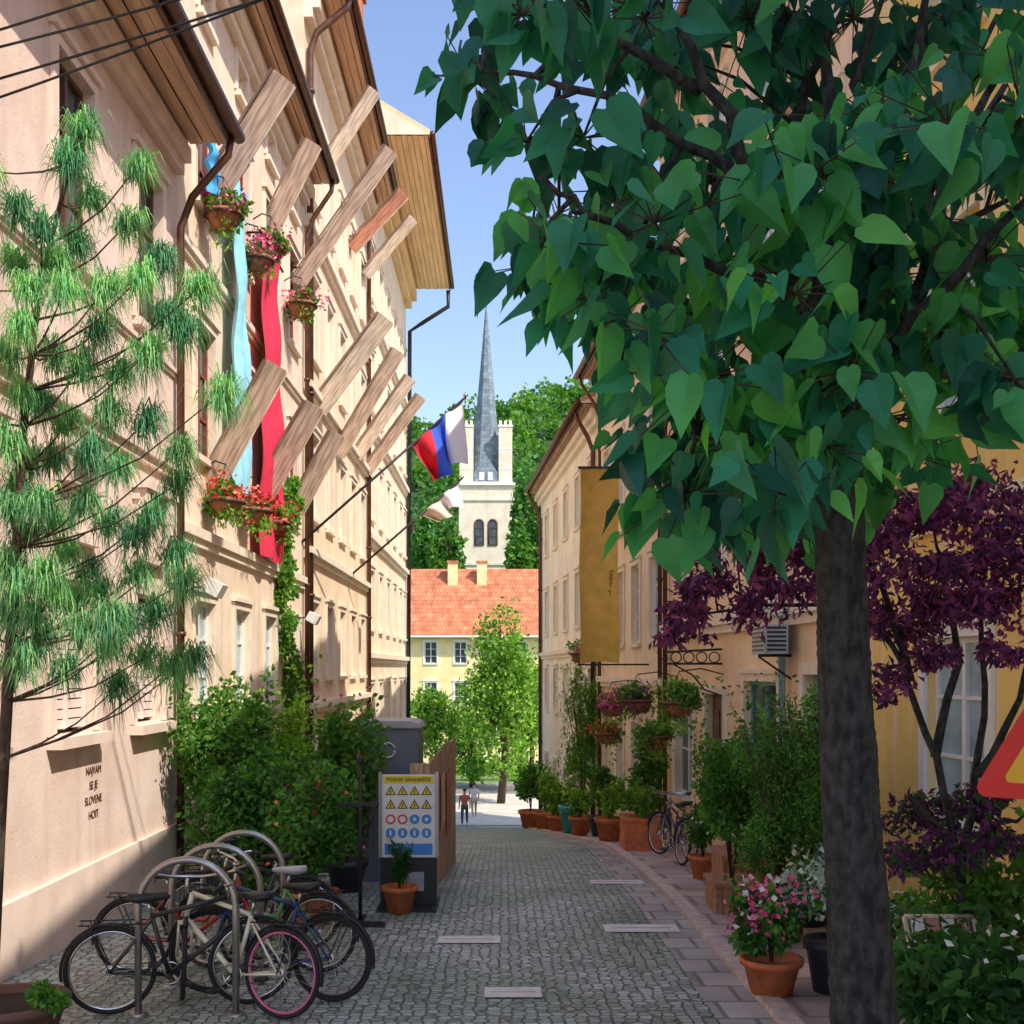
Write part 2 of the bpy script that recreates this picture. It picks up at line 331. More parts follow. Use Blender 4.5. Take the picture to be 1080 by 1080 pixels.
class Bld:
    def __init__(s,name,label,a,b,n,z1,mat,depth=7,cat='building'):
        s.a=Vector(a).to_3d(); s.b=Vector(b).to_3d(); s.n=Vector(n).to_3d().normalized(); s.L=(s.b-s.a).length; s.u=(s.b-s.a)/s.L
        s.z1=z1; s.mat=mat; s.depth=depth; s.ops=[]
        s.z0=min(G(a[1]),G(b[1]))-.6
        loc=(a[0],a[1],G(a[1])); s.E=thing(name,label,cat,loc)
    def pt(s,t,z,d=0): return s.a+s.u*t-s.n*d+Vector((0,0,z))
    def W(s,t,z):
        x=s.n.cross(Vector((0,0,1))); return basis(x,s.n,Vector((0,0,1)),s.pt(t,z))
    def open(s,t,z,w,h): s.ops.append((t-w/2,t+w/2,z,z+h))
    def wall(s):
        m=MB(); ss=sorted(set([0,s.L]+[o[0] for o in s.ops]+[o[1] for o in s.ops])); zs=sorted(set([s.z0,s.z1]+[o[2] for o in s.ops]+[o[3] for o in s.ops]))
        for i in range(len(ss)-1):
            for j in range(len(zs)-1):
                cs=(ss[i]+ss[i+1])/2; cz=(zs[j]+zs[j+1])/2
                if any(o[0]<cs<o[1] and o[2]<cz<o[3] for o in s.ops): continue
                m.quad(s.pt(ss[i],zs[j]),s.pt(ss[i+1],zs[j]),s.pt(ss[i+1],zs[j+1]),s.pt(ss[i],zs[j+1]),s.mat)
        for (a,b,c,d) in s.ops:
            D=.2
            for p,q in (((a,c),(b,c)),((b,c),(b,d)),((b,d),(a,d)),((a,d),(a,c))):
                m.quad(s.pt(p[0],p[1]),s.pt(q[0],q[1]),s.pt(q[0],q[1],D),s.pt(p[0],p[1],D),s.mat)
            m.quad(s.pt(a,c,D),s.pt(b,c,D),s.pt(b,d,D),s.pt(a,d,D),M_black)
        m.quad(s.pt(0,s.z0),s.pt(0,s.z1),s.pt(0,s.z1,s.depth),s.pt(0,s.z0,s.depth),s.mat)
        m.quad(s.pt(s.L,s.z0),s.pt(s.L,s.z1),s.pt(s.L,s.z1,s.depth),s.pt(s.L,s.z0,s.depth),s.mat)
        m.quad(s.pt(0,s.z0,s.depth),s.pt(s.L,s.z0,s.depth),s.pt(s.L,s.z1,s.depth),s.pt(0,s.z1,s.depth),s.mat)
        m.obj('wall',s.E)
    def band(s,z,h,pr,mat,t0=0,t1=None,name='cornice',prof=True):
        t1=s.L if t1 is None else t1; m=MB()
        def bx(za,zb,p):
            vs=[s.pt(t,zz,-d) for zz in (za,zb) for d in (-.01,p) for t in (t0+.003,t1-.003)]
            m.add(vs,[(0,1,3,2),(4,6,7,5),(0,4,5,1),(2,3,7,6),(0,2,6,4),(1,5,7,3)],mat)
        if prof: bx(z,z+h*.45,pr*.55); bx(z+h*.452,z+h,pr)
        else: bx(z,z+h,pr)
        m.obj(name,s.E)
    def roof(s,over,rise,tile,soff,t0=-.0,t1=None,gut=True,rot=None):
        t1=s.L if t1 is None else t1; z=s.z1
        t0+=.01; t1-=.01
        m=MB(); h=.16; D=s.depth
        a0,a1=s.pt(t0,z+.1,-over),s.pt(t1,z+.1,-over); r0,r1=s.pt(t0,z+rise,D/2),s.pt(t1,z+rise,D/2); k0,k1=s.pt(t0,z+.1,D+over),s.pt(t1,z+.1,D+over)
        up=Vector((0,0,h))
        m.quad(a0+up,a1+up,r1+up,r0+up,tile); m.quad(r0+up,r1+up,k1+up,k0+up,tile)
        m.quad(a0,a1,a1+up,a0+up,soff)
        for p,q,r in ((a0,r0,k0),(a1,r1,k1)):
            m.quad(p,q,q+up,p+up,soff); m.quad(q,r,r+up,q+up,soff); m.add([p,q,r],[(0,1,2)],s.mat)
        m.obj('roof',s.E)
        m=MB()
        nb=max(2,int(over/.18))
        for i in range(nb):
            d0=-over*i/nb; d1=-over*(i+1)/nb+.014; zz=z+.07-.012*(i%2)
            m.quad(s.pt(t0,zz,d0),s.pt(t1,zz,d0),s.pt(t1,zz,d1),s.pt(t0,zz,d1),soff)
        m.obj('eave',s.E)
        if gut:
            m=MB(); m.tube([s.pt(t0,z+.14,-over-.08),s.pt(t1,z+.14,-over-.08)],.085,M_copper,10)
            m.tube([s.pt(t0,z+.03,-over+.03),s.pt(t1,z+.03,-over+.03)],.035,M_copper,6)
            m.obj('gutter',s.E)
    def pipe(s,t,over,mat=None,r=.05,zb=None):
        mat=mat or M_copper; z=s.z1; zb=G(s.pt(t,0).y) if zb is None else zb
        m=MB(); m.tube([s.pt(t,z+.1,-over-.06),s.pt(t,z-.15,-over-.02),s.pt(t,z-.7,-.25),s.pt(t,z-1.1,-.1),s.pt(t,zb+.1,-.1)],r,mat,10)
        zz=z-2
        while zz>zb+.5: m.tube([s.pt(t,zz-.03,-.1),s.pt(t,zz+.03,-.1)],r*1.35,mat,10); zz-=2.2
        m.obj('downpipe',s.E)
nL=(1,0)
stA=stucco('plaster_pink_cream',(.88,.70,.60),(.60,.44,.36),.55)
A=Bld('town_house','pale pink cream plastered town house with shuttered ground floor windows',(LX,2),(LX,15),nL,9.45,stA,cat='house')
M_pk=plain('faded_shutter',(.84,.68,.62),.7,0,.1,3)
for Y in (4.2,6.6,9.0,11.4,13.8):
    A.open(Y-2,6.7,.95,1.9); A.open(Y-2,3.95,.85,.5); A.open(Y-2,1.95,1.05,1.5)
A.wall()
M_jA=plain('pink_trim',(.84,.66,.55),.8,0,.1,3,.2)
for Y in (4.2,6.6,9.0,11.4,13.8):
    window(A.E,A.W(Y-2,6.7),.95,1.9,trim=M_jA,frame=M_brown)
    window(A.E,A.W(Y-2,3.95),.85,.5,trim=M_jA,bars=0,frame=M_pk)
    W=A.W(Y-2,1.95); m=MB()
    for i in range(14): m.box(-.47,.47,-.13,-.09,.05+i*.1,.135+i*.1,M_pk)
    m.box(-.5,-.475,-.14,-.06,.0,1.5,M_pk); m.box(.475,.5,-.14,-.06,.0,1.5,M_pk); m.box(-.02,.02,-.14,-.06,.04,1.45,M_pk)
    m.box(-.68,.68,.002,.16,-.12,-.01,M_jA); m.box(-.68,-.54,.002,.05,0,1.7,M_jA); m.box(.54,.68,.002,.05,0,1.7,M_jA); m.box(-.54,.54,.002,.05,1.53,1.7,M_jA)
    m.obj('shuttered_window',A.E,W)
    m=MB(); W=A.W(Y-2,4.62)
    m.box(-.62,.62,.002,.2,.08,.16,M_jA); m.box(-.56,-.42,.002,.16,-.22,.078,M_jA); m.box(.42,.56,.002,.16,-.22,.078,M_jA)
    m.obj('window_hood',A.E,W)
A.band(5.05,.22,.12,M_jA); A.band(9.1,.34,.2,M_jA); A.band(6.4,.1,.06,M_jA,name='sill_band'); A.band(G(10)-.3,.95,.05,M_jA,name='plinth',prof=False)
A.roof(.75,2.6,M_tilesd,M_soffit); A.pipe(12.85,.7)
Wt=lambda Y,z:basis(Vector((0,1,0)),Vector((0,0,1)),Vector((1,0,0)),Vector((LX+.006,Y,z)))
for i,tx in enumerate(["NAJVAM","SE JE","SLOVENE","HOIT"]):
    textmesh(tx,.12,M_brown,Wt(11.95,1.53-.155*i),A.E)
stB=stucco('plaster_cream',(.92,.76,.58),(.60,.44,.32),.6)
B=Bld('town_house','cream plastered town house with flower baskets and leaning planks',(LX,15),(LX,24.6),nL,13.0,stB,cat='house')
cB=(16.4,18.7,21.0,23.3)
for Y in cB:
    for z,h in ((1.95,1.6),(5.6,1.9),(9.2,1.9)): B.open(Y-15,z,1.0,h)
    B.open(Y-15,11.9,.7,.55)
B.wall()
M_redbr=plain('oxblood_frame',(.25,.05,.035),.5,0,.2)
for Y in cB:
    for z,h in ((1.95,1.6),(5.6,1.9),(9.2,1.9)): window(B.E,B.W(Y-15,z),1.0,h,frame=M_redbr if z>5 else M_white,trim=M_cream,glass=M_glass if z>5 else M_glassb)
    window(B.E,B.W(Y-15,11.9),.7,.55,bars=0)
B.band(4.3,.25,.12,M_cream); B.band(8.2,.18,.1,M_cream); B.band(12.6,.35,.25,M_cream)
B.roof(.62,2.8,M_tilesd,M_soffit); B.pipe(9.45,.6)
stC=stucco('plaster_apricot_cream',(.93,.75,.53),(.62,.44,.30),.5)
C=Bld('town_house','tall apricot cream house with dense rows of framed windows',(LX,24.6),(LX,36),nL,17.2,stC,cat='house')
cC=(26,28.2,30.4,32.6,34.8)
rows=((-.9,1.5),(2.4,1.7),(6.0,1.9),(9.6,1.9),(13.2,1.8))
for Y in cC:
    for z,h in rows: C.open(Y-24.6,z,1.0,h)
C.wall()
for Y in cC:
    for z,h in rows: window(C.E,C.W(Y-24.6,z),1.0,h,glass=gl())
for z in (1.6,5.0,8.6,12.2): C.band(z,.25,.18,M_cream)
C.band(1.0,.12,.1,M_copper,name='ledge',prof=False); C.band(16.7,.45,.35,M_cream)
C.roof(.95,3,M_tilesd,M_soffit); C.pipe(.25,.9,r=.075); C.pipe(11.2,.9,r=.07)
m=MB(); m.box(-7.2,-6.2,28.5,29.6,18,22.2,stC); m.box(-7.3,-6.1,28.4,29.7,22.2,22.5,M_tiles); m.obj('chimney',C.E)
stD=stucco('plaster_warm_cream',(.94,.80,.60),(.7,.5,.35),.4)
D=Bld('town_house','warm cream house with a deep ochre boarded roof overhang',(LX,36),(LX,50.6),nL,19.4,stD,cat='house')
cD=(37.4,40,42.6,45.2,47.8,49.7)
rows=((-3.3,1.5),(.3,1.8),(3.9,1.9),(7.5,1.9),(11.1,1.9),(14.7,1.8))
for Y in cD:
    for z,h in rows: D.open(Y-36,z,1.0,h)
D.wall()
for Y in cD:
    for z,h in rows: window(D.E,D.W(Y-36,z),1.0,h,glass=gl())
for z in (-.8,2.8,6.6,10.2,13.9): D.band(z,.3,.2,M_cream)
M_ochre=wood('ochre_soffit',(.88,.64,.36),.12,(3,.3,3))
D.band(18.6,.7,.5,M_ochre); D.roof(2.0,3.4,M_tiles,M_ochre)
m=MB(); m.tube([D.pt(14.3,19.3,-1.9),D.pt(14.3,18.6,-1.9),D.pt(14.3,17.9,-.8),D.pt(14.3,17.5,-.2),D.pt(14.3,-4.5,-.12)],.09,M_dkmetal,10); m.obj('downpipe',D.E)
m=MB(); m.box(-5.4,-4.6,36.4,37.6,19.4,24.6,M_tiles); m.box(-5.5,-4.5,36.3,37.7,24.6,24.8,M_tilesd); m.obj('chimney',D.E)
def nR(Ya,Yb):
    d=Vector((RX(Yb)-RX(Ya),Yb-Ya)).normalized(); return (-d.y,d.x)
def rb(name,label,Ya,Yb,z1,mat,cat='house'): return Bld(name,label,(RX(Ya),Ya),(RX(Yb),Yb),nR(Ya,Yb),z1,mat,cat=cat)
stH=stucco('plaster_yellow_ochre',(.95,.66,.20),(.95,.80,.58),.8)
H=rb('town_house','yellow ochre plastered house with patchy wall and pale blue windows',-8,13,12.2,stH)
stepsH=[-5.5,-2.6,.3,3.1,5.9,8.5,11.0]
for Y in stepsH:
    H.open(Y+8,1.15,1.25,1.75); H.open(Y+8,5.0,1.1,1.9); H.open(Y+8,8.6,1.1,1.9)
H.wall()
M_jH=plain('yellow_trim',(.92,.76,.50),.8,0,.1,3,.2)
for Y in stepsH:
    window(H.E,H.W(Y+8,1.15),1.25,1.75,glass=M_glassb,trim=M_white); window(H.E,H.W(Y+8,5.0),1.1,1.9,glass=M_glassb,trim=M_jH); window(H.E,H.W(Y+8,8.6),1.1,1.9,trim=M_jH)
H.band(3.95,.25,.12,M_jH); H.band(11.8,.35,.25,M_jH); H.roof(.7,2.6,M_tiles,M_soffit)
stG=stucco('plaster_peach',(.97,.73,.46),(.75,.52,.36),.45)
Gb=rb('town_house','peach plastered house with shop front and moulded window frames',13,24,13.6,stG)
cG=(14.5,17.2,19.9,22.5)
for Y in cG:
    t=Y-13
    for z,h in ((4.3,1.9),(7.8,1.9),(11.1,1.5)): Gb.open(t,z,1.1,h)
Gb.open(1.6,.02,1.3,2.5); Gb.open(4.3,.5,1.7,1.9); Gb.open(7.0,-.35,1.2,2.5); Gb.open(9.4,.1,1.5,1.8)
Gb.wall()
for Y in cG:
    for z,h in ((4.3,1.9),(7.8,1.9),(11.1,1.5)): window(Gb.E,Gb.W(Y-13,z),1.1,h,glass=gl(True))
M_bdoor=plain('blue_green_paint',(.14,.34,.40),.45,0,.2)
def door(Bd,t,z,w,h,mat):
    W=Bd.W(t,z); m=MB(); m.box(-w/2,w/2,-.14,-.09,0,h,mat)
    for x in (-w/4,w/4):
        for zz in (.2,h*.42,h*.7): m.box(x-w*.17,x+w*.17,-.088,-.07,zz,zz+h*.18,mat)
    o=m.obj('door',Bd.E,W); k=MB(); k.tube([(.06,-.088,h*.42),(.06,-.03,h*.42),(.16,-.03,h*.42)],.012,M_chrome,6); k.obj('handle',o,W)
    q=MB(); q.box(-w/2-.16,-w/2,.002,.06,0,h+.16,M_cream); q.box(w/2,w/2+.16,.002,.06,0,h+.16,M_cream); q.box(-w/2,w/2,.002,.06,h,h+.16,M_cream); q.obj('door_frame',o,W)
door(Gb,1.6,.02,1.3,2.5,M_bdoor); door(Gb,7.0,-.35,1.2,2.5,M_brown)
window(Gb.E,Gb.W(4.3,.5),1.7,1.9,frame=M_bdoor,bars=1,name='shop_window'); window(Gb.E,Gb.W(9.4,.1),1.5,1.8,bars=1)
Gb.band(3.2,.3,.18,M_cream); Gb.band(7.0,.2,.12,M_cream); Gb.band(10.4,.2,.12,M_cream); Gb.band(13.1,.45,.3,M_cream); Gb.roof(.7,3,M_tiles,M_soffit)
Gb.pipe(3.0,.65,plain('blue_pipe',(.25,.44,.55),.5)); Gb.pipe(10.8,.65)
stF=stucco('plaster_peach_white',(.97,.80,.60),(.7,.5,.36),.45)
Fb=rb('town_house','light peach house with tall windows beside a hanging banner',24,33,10.9,stF)
cF=(25.3,27.5,29.7,31.9)
rw=((-.4,1.7),(3.2,1.9),(6.8,1.9))
for Y in cF:
    for z,h in rw: Fb.open(Y-24,z,1.0,h)
    Fb.open(Y-24,9.7,.6,.5)
Fb.wall()
for Y in cF:
    for z,h in rw: window(Fb.E,Fb.W(Y-24,z),1.0,h,glass=gl(True))
    window(Fb.E,Fb.W(Y-24,9.7),.6,.5,bars=0)
Fb.band(2.1,.28,.16,M_cream); Fb.band(6.0,.2,.12,M_cream); Fb.band(10.4,.45,.3,M_cream); Fb.roof(.65,2.4,M_tiles,M_soffit); Fb.pipe(.3,.6); Fb.pipe(8.7,.6)
stE=stucco('plaster_white',(.97,.91,.79),(.8,.65,.5),.4)
Eb=rb('town_house','white cream plastered house with brown roof and downpipes',33,50,10.2,stE)
cE=(34.8,38,41.2,44.4,47.6)
rw=((-2.6,1.6),(.9,1.7),(4.0,1.8),(7.3,1.7))
for Y in cE:
    for z,h in rw: Eb.open(Y-33,z,1.1,h)
Eb.wall()
for Y in cE:
    for z,h in rw: window(Eb.E,Eb.W(Y-33,z),1.1,h,glass=gl(z>3))
Eb.band(3.0,.28,.16,M_cream); Eb.band(9.75,.42,.3,M_cream); Eb.roof(.6,2.2,M_tilesd,M_soffit); Eb.pipe(1.0,.55,r=.07); Eb.pipe(16.5,.55,r=.08)
m=MB(); m.box(2.9,4.6,35.5,38,10.6,12.4,M_brown)
m.add([(2.6,35.3,12.4),(4.9,35.3,12.4),(4.9,38.2,12.4),(2.6,38.2,12.4),(3.8,36.8,13.6)],[(0,1,4),(1,2,4),(2,3,4),(3,0,4)],M_tiles); m.obj('dormer',Eb.E)
# ------------------------------------------------------------ end house
Eh=thing('end_house','yellow house with broad orange tiled roof closing the street','house',(-2,90,zf))
stY=stucco('plaster_pale_yellow',(.90,.78,.42),None,.15)
m=MB(); 
ops=[(x,x+.95,z,z+1.7) for x in np.arange(-13.2,9,2.35) for z in (-3.4,-.2,3.0)]
xs=sorted(set([-15.,11.]+[o[0] for o in ops]+[o[1] for o in ops])); zs=sorted(set([zf-.5,5.6]+[o[2] for o in ops]+[o[3] for o in ops]))
for i in range(len(xs)-1):
    for j in range(len(zs)-1):
        cx=(xs[i]+xs[i+1])/2; cz=(zs[j]+zs[j+1])/2
        if any(o[0]<cx<o[1] and o[2]<cz<o[3] for o in ops): continue
        m.quad((xs[i],90,zs[j]),(xs[i+1],90,zs[j]),(xs[i+1],90,zs[j+1]),(xs[i],90,zs[j+1]),stY)
for sx in (-15,11): m.add([(sx,90,zf-.5),(sx,100,zf-.5),(sx,100,5.6),(sx,95,10.4),(sx,90,5.6)],[(0,1,2,3,4)],stY)
m.box(-14.9,10.9,90.4,99.9,zf-.4,5.5,M_black); m.obj('wall',Eh)
for o_ in ops:
    if -9<o_[0]<4: window(Eh,basis(Vector((-1,0,0)),Vector((0,-1,0)),Vector((0,0,1)),Vector(((o_[0]+o_[1])/2,90,o_[2]))),.95,1.7,trim=M_white)
m=MB(); m.quad((-15.4,89.2,5.2),(11.4,89.2,5.2),(11.4,95,10.9),(-15.4,95,10.9),M_tiles); m.quad((-15.4,100.8,5.2),(11.4,100.8,5.2),(11.4,95,10.9),(-15.4,95,10.9),M_tiles); m.box(-15.4,11.4,89.15,89.3,5.05,5.2,M_white)
m.obj('roof',Eh)
for x in (-4.1,-1.7):
    m=MB(); m.box(x-.4,x+.4,93.5,94.3,9,11.3,stY); m.box(x-.48,x+.48,93.4,94.4,11.303,11.45,M_tiles); m.obj('chimney',Eh)
# ------------------------------------------------------------ church
Yc=160; s_=Yc/F
Ch=thing('church_tower','pale stone church tower with slender grey spire','church',((512-VX)*s_,Yc,zf))
stCh=stucco('church_stone',(.88,.80,.64),(.6,.55,.46),.35); M_slate=bricky('spire_slate',(.24,.30,.35),(.15,.18,.21),.6,.5,axis='xz')
cx=(512.5-VX)*s_; hw=28.5*s_; zt=CZ+(705-512)*s_
m=MB(); m.box(cx-hw,cx+hw,Yc,Yc+2*hw,zf-1,zt,stCh)
for zz in (CZ+(705-596)*s_,CZ+(705-528)*s_): m.box(cx-hw-.2,cx+hw+.2,Yc-.2,Yc+2*hw+.2,zz,zz+.35,stCh)
m.box(cx-hw-.35,cx+hw+.35,Yc-.35,Yc+2*hw+.35,zt,zt+.5,M_white)
for sx in (-1,1):
    for yy in (Yc+1.1,Yc+2*hw-1.1):
        x=cx+sx*(hw-1.05); m.box(x-.95,x+.95,yy-.95,yy+.95,zt+.5,CZ+(705-450)*s_,stCh)
        z=CZ+(705-450)*s_; m.box(x-1.05,x+1.05,yy-1.05,yy+1.05,z,z+.3,M_white)
        for zz in (z-3.2,z-6): m.box(x-.98,x+.98,yy-.98,yy+.98,zz,zz+.2,M_white)
        for a in (-.7,0,.7):
            m.box(x+a-.2,x+a+.2,yy-1.0,yy-.7,z+.3,z+.9,stCh); m.box(x+a-.2,x+a+.2,yy+.7,yy+1.0,z+.3,z+.9,stCh)
m.obj('tower_body',Ch)
m=MB(); zs0=zt+.5; ap=CZ+(705-308)*s_; n=8; cy=Yc+hw; R=2.9
prof=[(R,0),(R*.84,3.0),(R*.58,(ap-zs0)*.34),(R*.30,(ap-zs0)*.66),(.05,ap-zs0)]
vs=[(cx+r*math.cos(math.pi/8+2*math.pi*k/n),cy+r*math.sin(math.pi/8+2*math.pi*k/n),zs0+z) for r,z in prof for k in range(n)]
m.add(vs,[(i*n+k,i*n+(k+1)%n,(i+1)*n+(k+1)%n,(i+1)*n+k) for i in range(4) for k in range(n)],M_slate); m.obj('spire',Ch)
m=MB(); zc=CZ+(705-292)*s_; m.tube([(cx,cy,ap-1),(cx,cy,zc+1.2)],.09,M_dkmetal,6); m.box(cx-.6,cx+.6,cy-.07,cy+.07,zc,zc+.18,M_dkmetal); m.lathe((cx,cy,ap-.3),[(0,0),(.3,.2),(.3,.4),(0,.6)],M_dkmetal,10); m.obj('cross',Ch)
m=MB(); m.add([(cx-1.7,Yc+.3,zt+.5),(cx+1.7,Yc+.3,zt+.5),(cx+1.7,Yc+.3,zt+1.8),(cx,Yc+.3,zt+4.4),(cx-1.7,Yc+.3,zt+1.8),(cx-1.7,Yc+3,zt+.5),(cx+1.7,Yc+3,zt+.5),(cx+1.7,Yc+3,zt+1.8),(cx,Yc+3,zt+4.4),(cx-1.7,Yc+3,zt+1.8)],[(0,1,2,3,4),(2,3,8,7),(3,4,9,8),(1,2,7,6),(0,4,9,5)],M_slate)
for dx in (-.6,.6): m.box(cx+dx-.35,cx+dx+.35,Yc+.2,Yc+.28,zt+.8,zt+1.9,M_white)
m.obj('gable',Ch)
for dx in (-.95,.95):
    m=MB(); z0=CZ+(705-575)*s_; pts=[(cx+dx-.6,z0),(cx+dx+.6,z0)]+[(cx+dx+.6*math.cos(a),z0+3.0+.6*math.sin(a)) for a in np.linspace(0,math.pi,9)]
    m.add([(x,Yc-.03,z) for x,z in pts],[tuple(range(len(pts)))],M_glass)
    m.tube([(x,Yc-.05,z) for x,z in pts]+[(pts[0][0],Yc-.05,pts[0][1])],.12,M_brown,6); m.obj('window',Ch)
m=MB()
for zz in (z0+1.2,z0+2.4):
    for dx in (-.95,.95): m.box(cx+dx-.6,cx+dx+.6,Yc-.1,Yc-.04,zz,zz+.12,M_brown)
m.obj('louvre',Ch)
# ------------------------------------------------------------ hill
m=MB(); nx=60; ny=14; vs=[]
def hz(x,y):
    t=min(1,max(0,(y-190)/190)); base=83+8*math.sin(x*.012+.9)+4*math.sin(x*.05)
    return zf-.5+(base)*(3*t*t-2*t**3)*(1-.25*min(1,abs(x-10)/500))
for j in range(ny+1):
    for i in range(nx+1):
        x=-500+1000*i/nx; y=180+280*j/ny; vs.append((x,y,hz(x,y)))
m.add(vs,[(j*(nx+1)+i,j*(nx+1)+i+1,(j+1)*(nx+1)+i+1,(j+1)*(nx+1)+i) for j in range(ny) for i in range(nx)],plain('forest_floor',(.03,.07,.02),.9,0,.5,.15),True)
m.obj('hill',kind='structure')
m=MB()
for i in range(430):
    y=random.uniform(195,400) if i<330 else random.uniform(350,400); x=random.uniform(-70,80)*y/300; r=random.uniform(3.5,6.5); z=hz(x,y)+r*.7
    m.leaves(lumps((x,y,z),(r,r,r*1.2),105,5,lr=.55),1.6,([GR[1],GR[2],GY[0]] if random.random()<.5 else [GR[2],GY[0],GY[1]]),0,.9)
m.obj('hill_forest',kind='stuff',label='dense green woodland covering the castle hill',cat='forest')
def tree(name,label,x,y,z0,h,rx,mats,n,ls,trunk_r=.15,cz=.62,k=14,group=None,rz=None,cat='tree'):
    E=thing(name,label,cat,(x,y,z0),group=group)
    m=MB(); top=z0+h*cz; pts=[(x,y,z0-.1),(x+.1*rx,y,z0+h*.25),(x-.05*rx,y,z0+h*.5),(x,y,z0+h*.85)]
    m.tube(pts,[trunk_r*1.2,trunk_r,trunk_r*.7,trunk_r*.2],M_twig,8)
    for i in range(9):
        a=random.uniform(0,6.28); zz=z0+h*random.uniform(.3,.7); m.tube([(x,y,zz),(x+rx*.4*math.cos(a),y+rx*.4*math.sin(a),zz+h*.08),(x+rx*.75*math.cos(a),y+rx*.75*math.sin(a),zz+h*.16)],[trunk_r*.4,trunk_r*.25,trunk_r*.08],M_twig,5)
    m.obj('trunk',E)
    m=MB(); m.leaves(lumps((x,y,top),(rx,rx,rz or h*(1-cz)),n,k,lr=.38),ls,mats,.2,.7); m.obj('crown',E); return E
tree('broadleaf_tree','bright lime green leafy tree in front of yellow house',-.1,63,zf,11.4,2.5,GY,7000,.26,.2,.58,30,rz=5.2)
tree('broadleaf_tree','small round lime green tree beside the square',-4.0,67,zf,7.4,1.9,GY,3500,.26,.12,.62,16)
tree('broadleaf_tree','lime green tree at the end of the street',1.6,69,zf,9.5,2.2,GY,4500,.26,.15,.55,18)
tree('broadleaf_tree','low leafy tree by the end house',-2.0,72,zf,6.8,1.8,[GR[2],GY[0],GY[1]],3200,.26,.12,.52,14)
for (px,top,wd,Y,mt) in [(452,500,22,140,[GR[1],GR[2]]),(470,520,18,135,[GR[1],GR[2],GY[0]]),(436,515,18,145,[GR[1],GR[2],GY[0]]),(552,455,20,150,[GR[1],GR[2]]),(566,500,18,138,[GR[1],GR[2],GY[0]]),(548,540,14,130,[GR[2],GY[0]]),(590,470,20,150,[GR[1],GR[2]])]:
    x=(px-VX)*Y/F; zt_=CZ+(VY-top)*Y/F; tree('tall_tree','tall dark green tree below the wooded hill',x,Y,zf,zt_-zf,wd*Y/F,mt,4200,.75,.4,.58,20,group='tall trees beside the church',rz=(zt_-zf)*.42)
m=MB()
for x in np.arange(-9,5,.8): m.leaves(lumps((x,76,zf+.8),(.9,.8,.9),500,6),.16,GY,0,.7)
m.obj('hedge',kind='stuff',label='clipped lime green hedge behind the square',cat='hedge')
# ------------------------------------------------------------ planks, baskets
def plank(p0,p1,wpx,mat,label):
    Y=(LX+.05)*F/(p0[0]-VX); a=P(p0[0],p0[1],Y); b=P(p1[0],p1[1],Y-.25); wd=wpx*Y/F
    d=(b-a); Ln=d.length; d.normalize(); yv=Vector((0,1,0)); yv=(yv-d*yv.dot(d)).normalized(); xv=yv.cross(d)
    M=basis(xv,yv,d,a+xv*0); E=thing('leaning_plank',label,'wooden plank',a,group='planks leaning out from the facades')
    R=Matrix.Rotation(.35,4,'Z'); m=MB(); m.box(-wd/2,wd/2,-.05,.05,0,Ln,mat,R); m.box(-wd/2-.05,-wd/2-.012,-.10,.10,.0,Ln-.02,M_plankd,R); m.box(wd/2+.004,wd/2+.03,-.08,.07,.0,Ln-.02,M_plank2,R); m.obj('board',E,M)  # dark strip along one side paints the board's shaded side
    m=MB(); m.tube([(LX-.02,a.y,a.z+.35),(a.x+d.x*.5,a.y,a.z+.35)],.02,M_dkmetal,6); m.obj('bracket',E)
for p0,p1,wd,mt,lb in [((224,205),(300,82),25,M_plank,'weathered brown'),((285,240),(330,150),18,M_plank,'weathered brown'),((345,172),(395,95),13,M_plank2,'pale'),((313,300),(412,158),14,M_plank,'weathered brown'),((370,262),(426,203),13,M_plankr,'reddish'),((385,290),(436,230),10,M_plank2,'pale'),
    ((222,512),(292,385),22,M_plank,'weathered brown'),((277,522),(332,427),20,M_plank,'weathered brown'),((311,540),(356,457),16,M_plank,'weathered brown'),((335,432),(407,335),18,M_plank2,'pale'),((356,480),(420,370),13,M_plank,'weathered brown'),((375,482),(433,398),11,M_plank2,'pale'),((386,498),(444,418),10,M_plank,'weathered brown')]:
    plank(p0,p1,wd,mt,lb+' wooden plank leaning out from a house facade')
def basket(px,py,Y,r,flw,label,n=500,trail=.5,X=None):
    c=P(px,py,Y)
    E=thing('hanging_basket',label,'flower basket',c,group='flower baskets on the house walls')
    m=MB(); m.lathe(c,[(0.02,-r*.75),(r*.55,-r*.7),(r*.85,-r*.2),(r,.05),(r*.9,.05)],wood('wicker',(.30,.11,.05)),16); m.ring((c.x,c.y,c.z),r,.02,M_twig,Matrix.Translation(c)@Matrix.Rotation(math.pi/2,4,'X')@Matrix.Translation(-c)); m.obj('basket',E)
    m=MB(); m.leaves(lumps(c+Vector((0,0,r*.4)),(r*1.4,r*1.4,r*1.0),n,9),.09,[GR[1],GR[2],GY[0],GY[1]],.3,.7); m.leaves(lumps(c-Vector((0,0,r*trail)),(r*1.1,r*1.1,r*1.2),n//2,7),.08,[GR[2],GY[1],GY[2]],.9,.5); m.obj('foliage',E)
    m=MB(); m.leaves(lumps(c+Vector((0,0,r*.4)),(r*1.6,r*1.6,r*1.1),n//2,12,tight=(.9,1.15)),.07,flw,.1,.9); m.obj('flowers',E,kind='stuff')
    m=MB(); wx=LX if c.x<0 else RX(c.y); m.tube([(wx,c.y,c.z+.5),((c.x+wx)/2,c.y,c.z+.6),(c.x,c.y,c.z+.55)],.012,M_dkmetal,6)
    for a in range(3): m.tube([(c.x,c.y,c.z+.55),(c.x+r*math.cos(a*2.1),c.y+r*math.sin(a*2.1),c.z)],.005,M_dkmetal,4)
    m.obj('bracket',E)
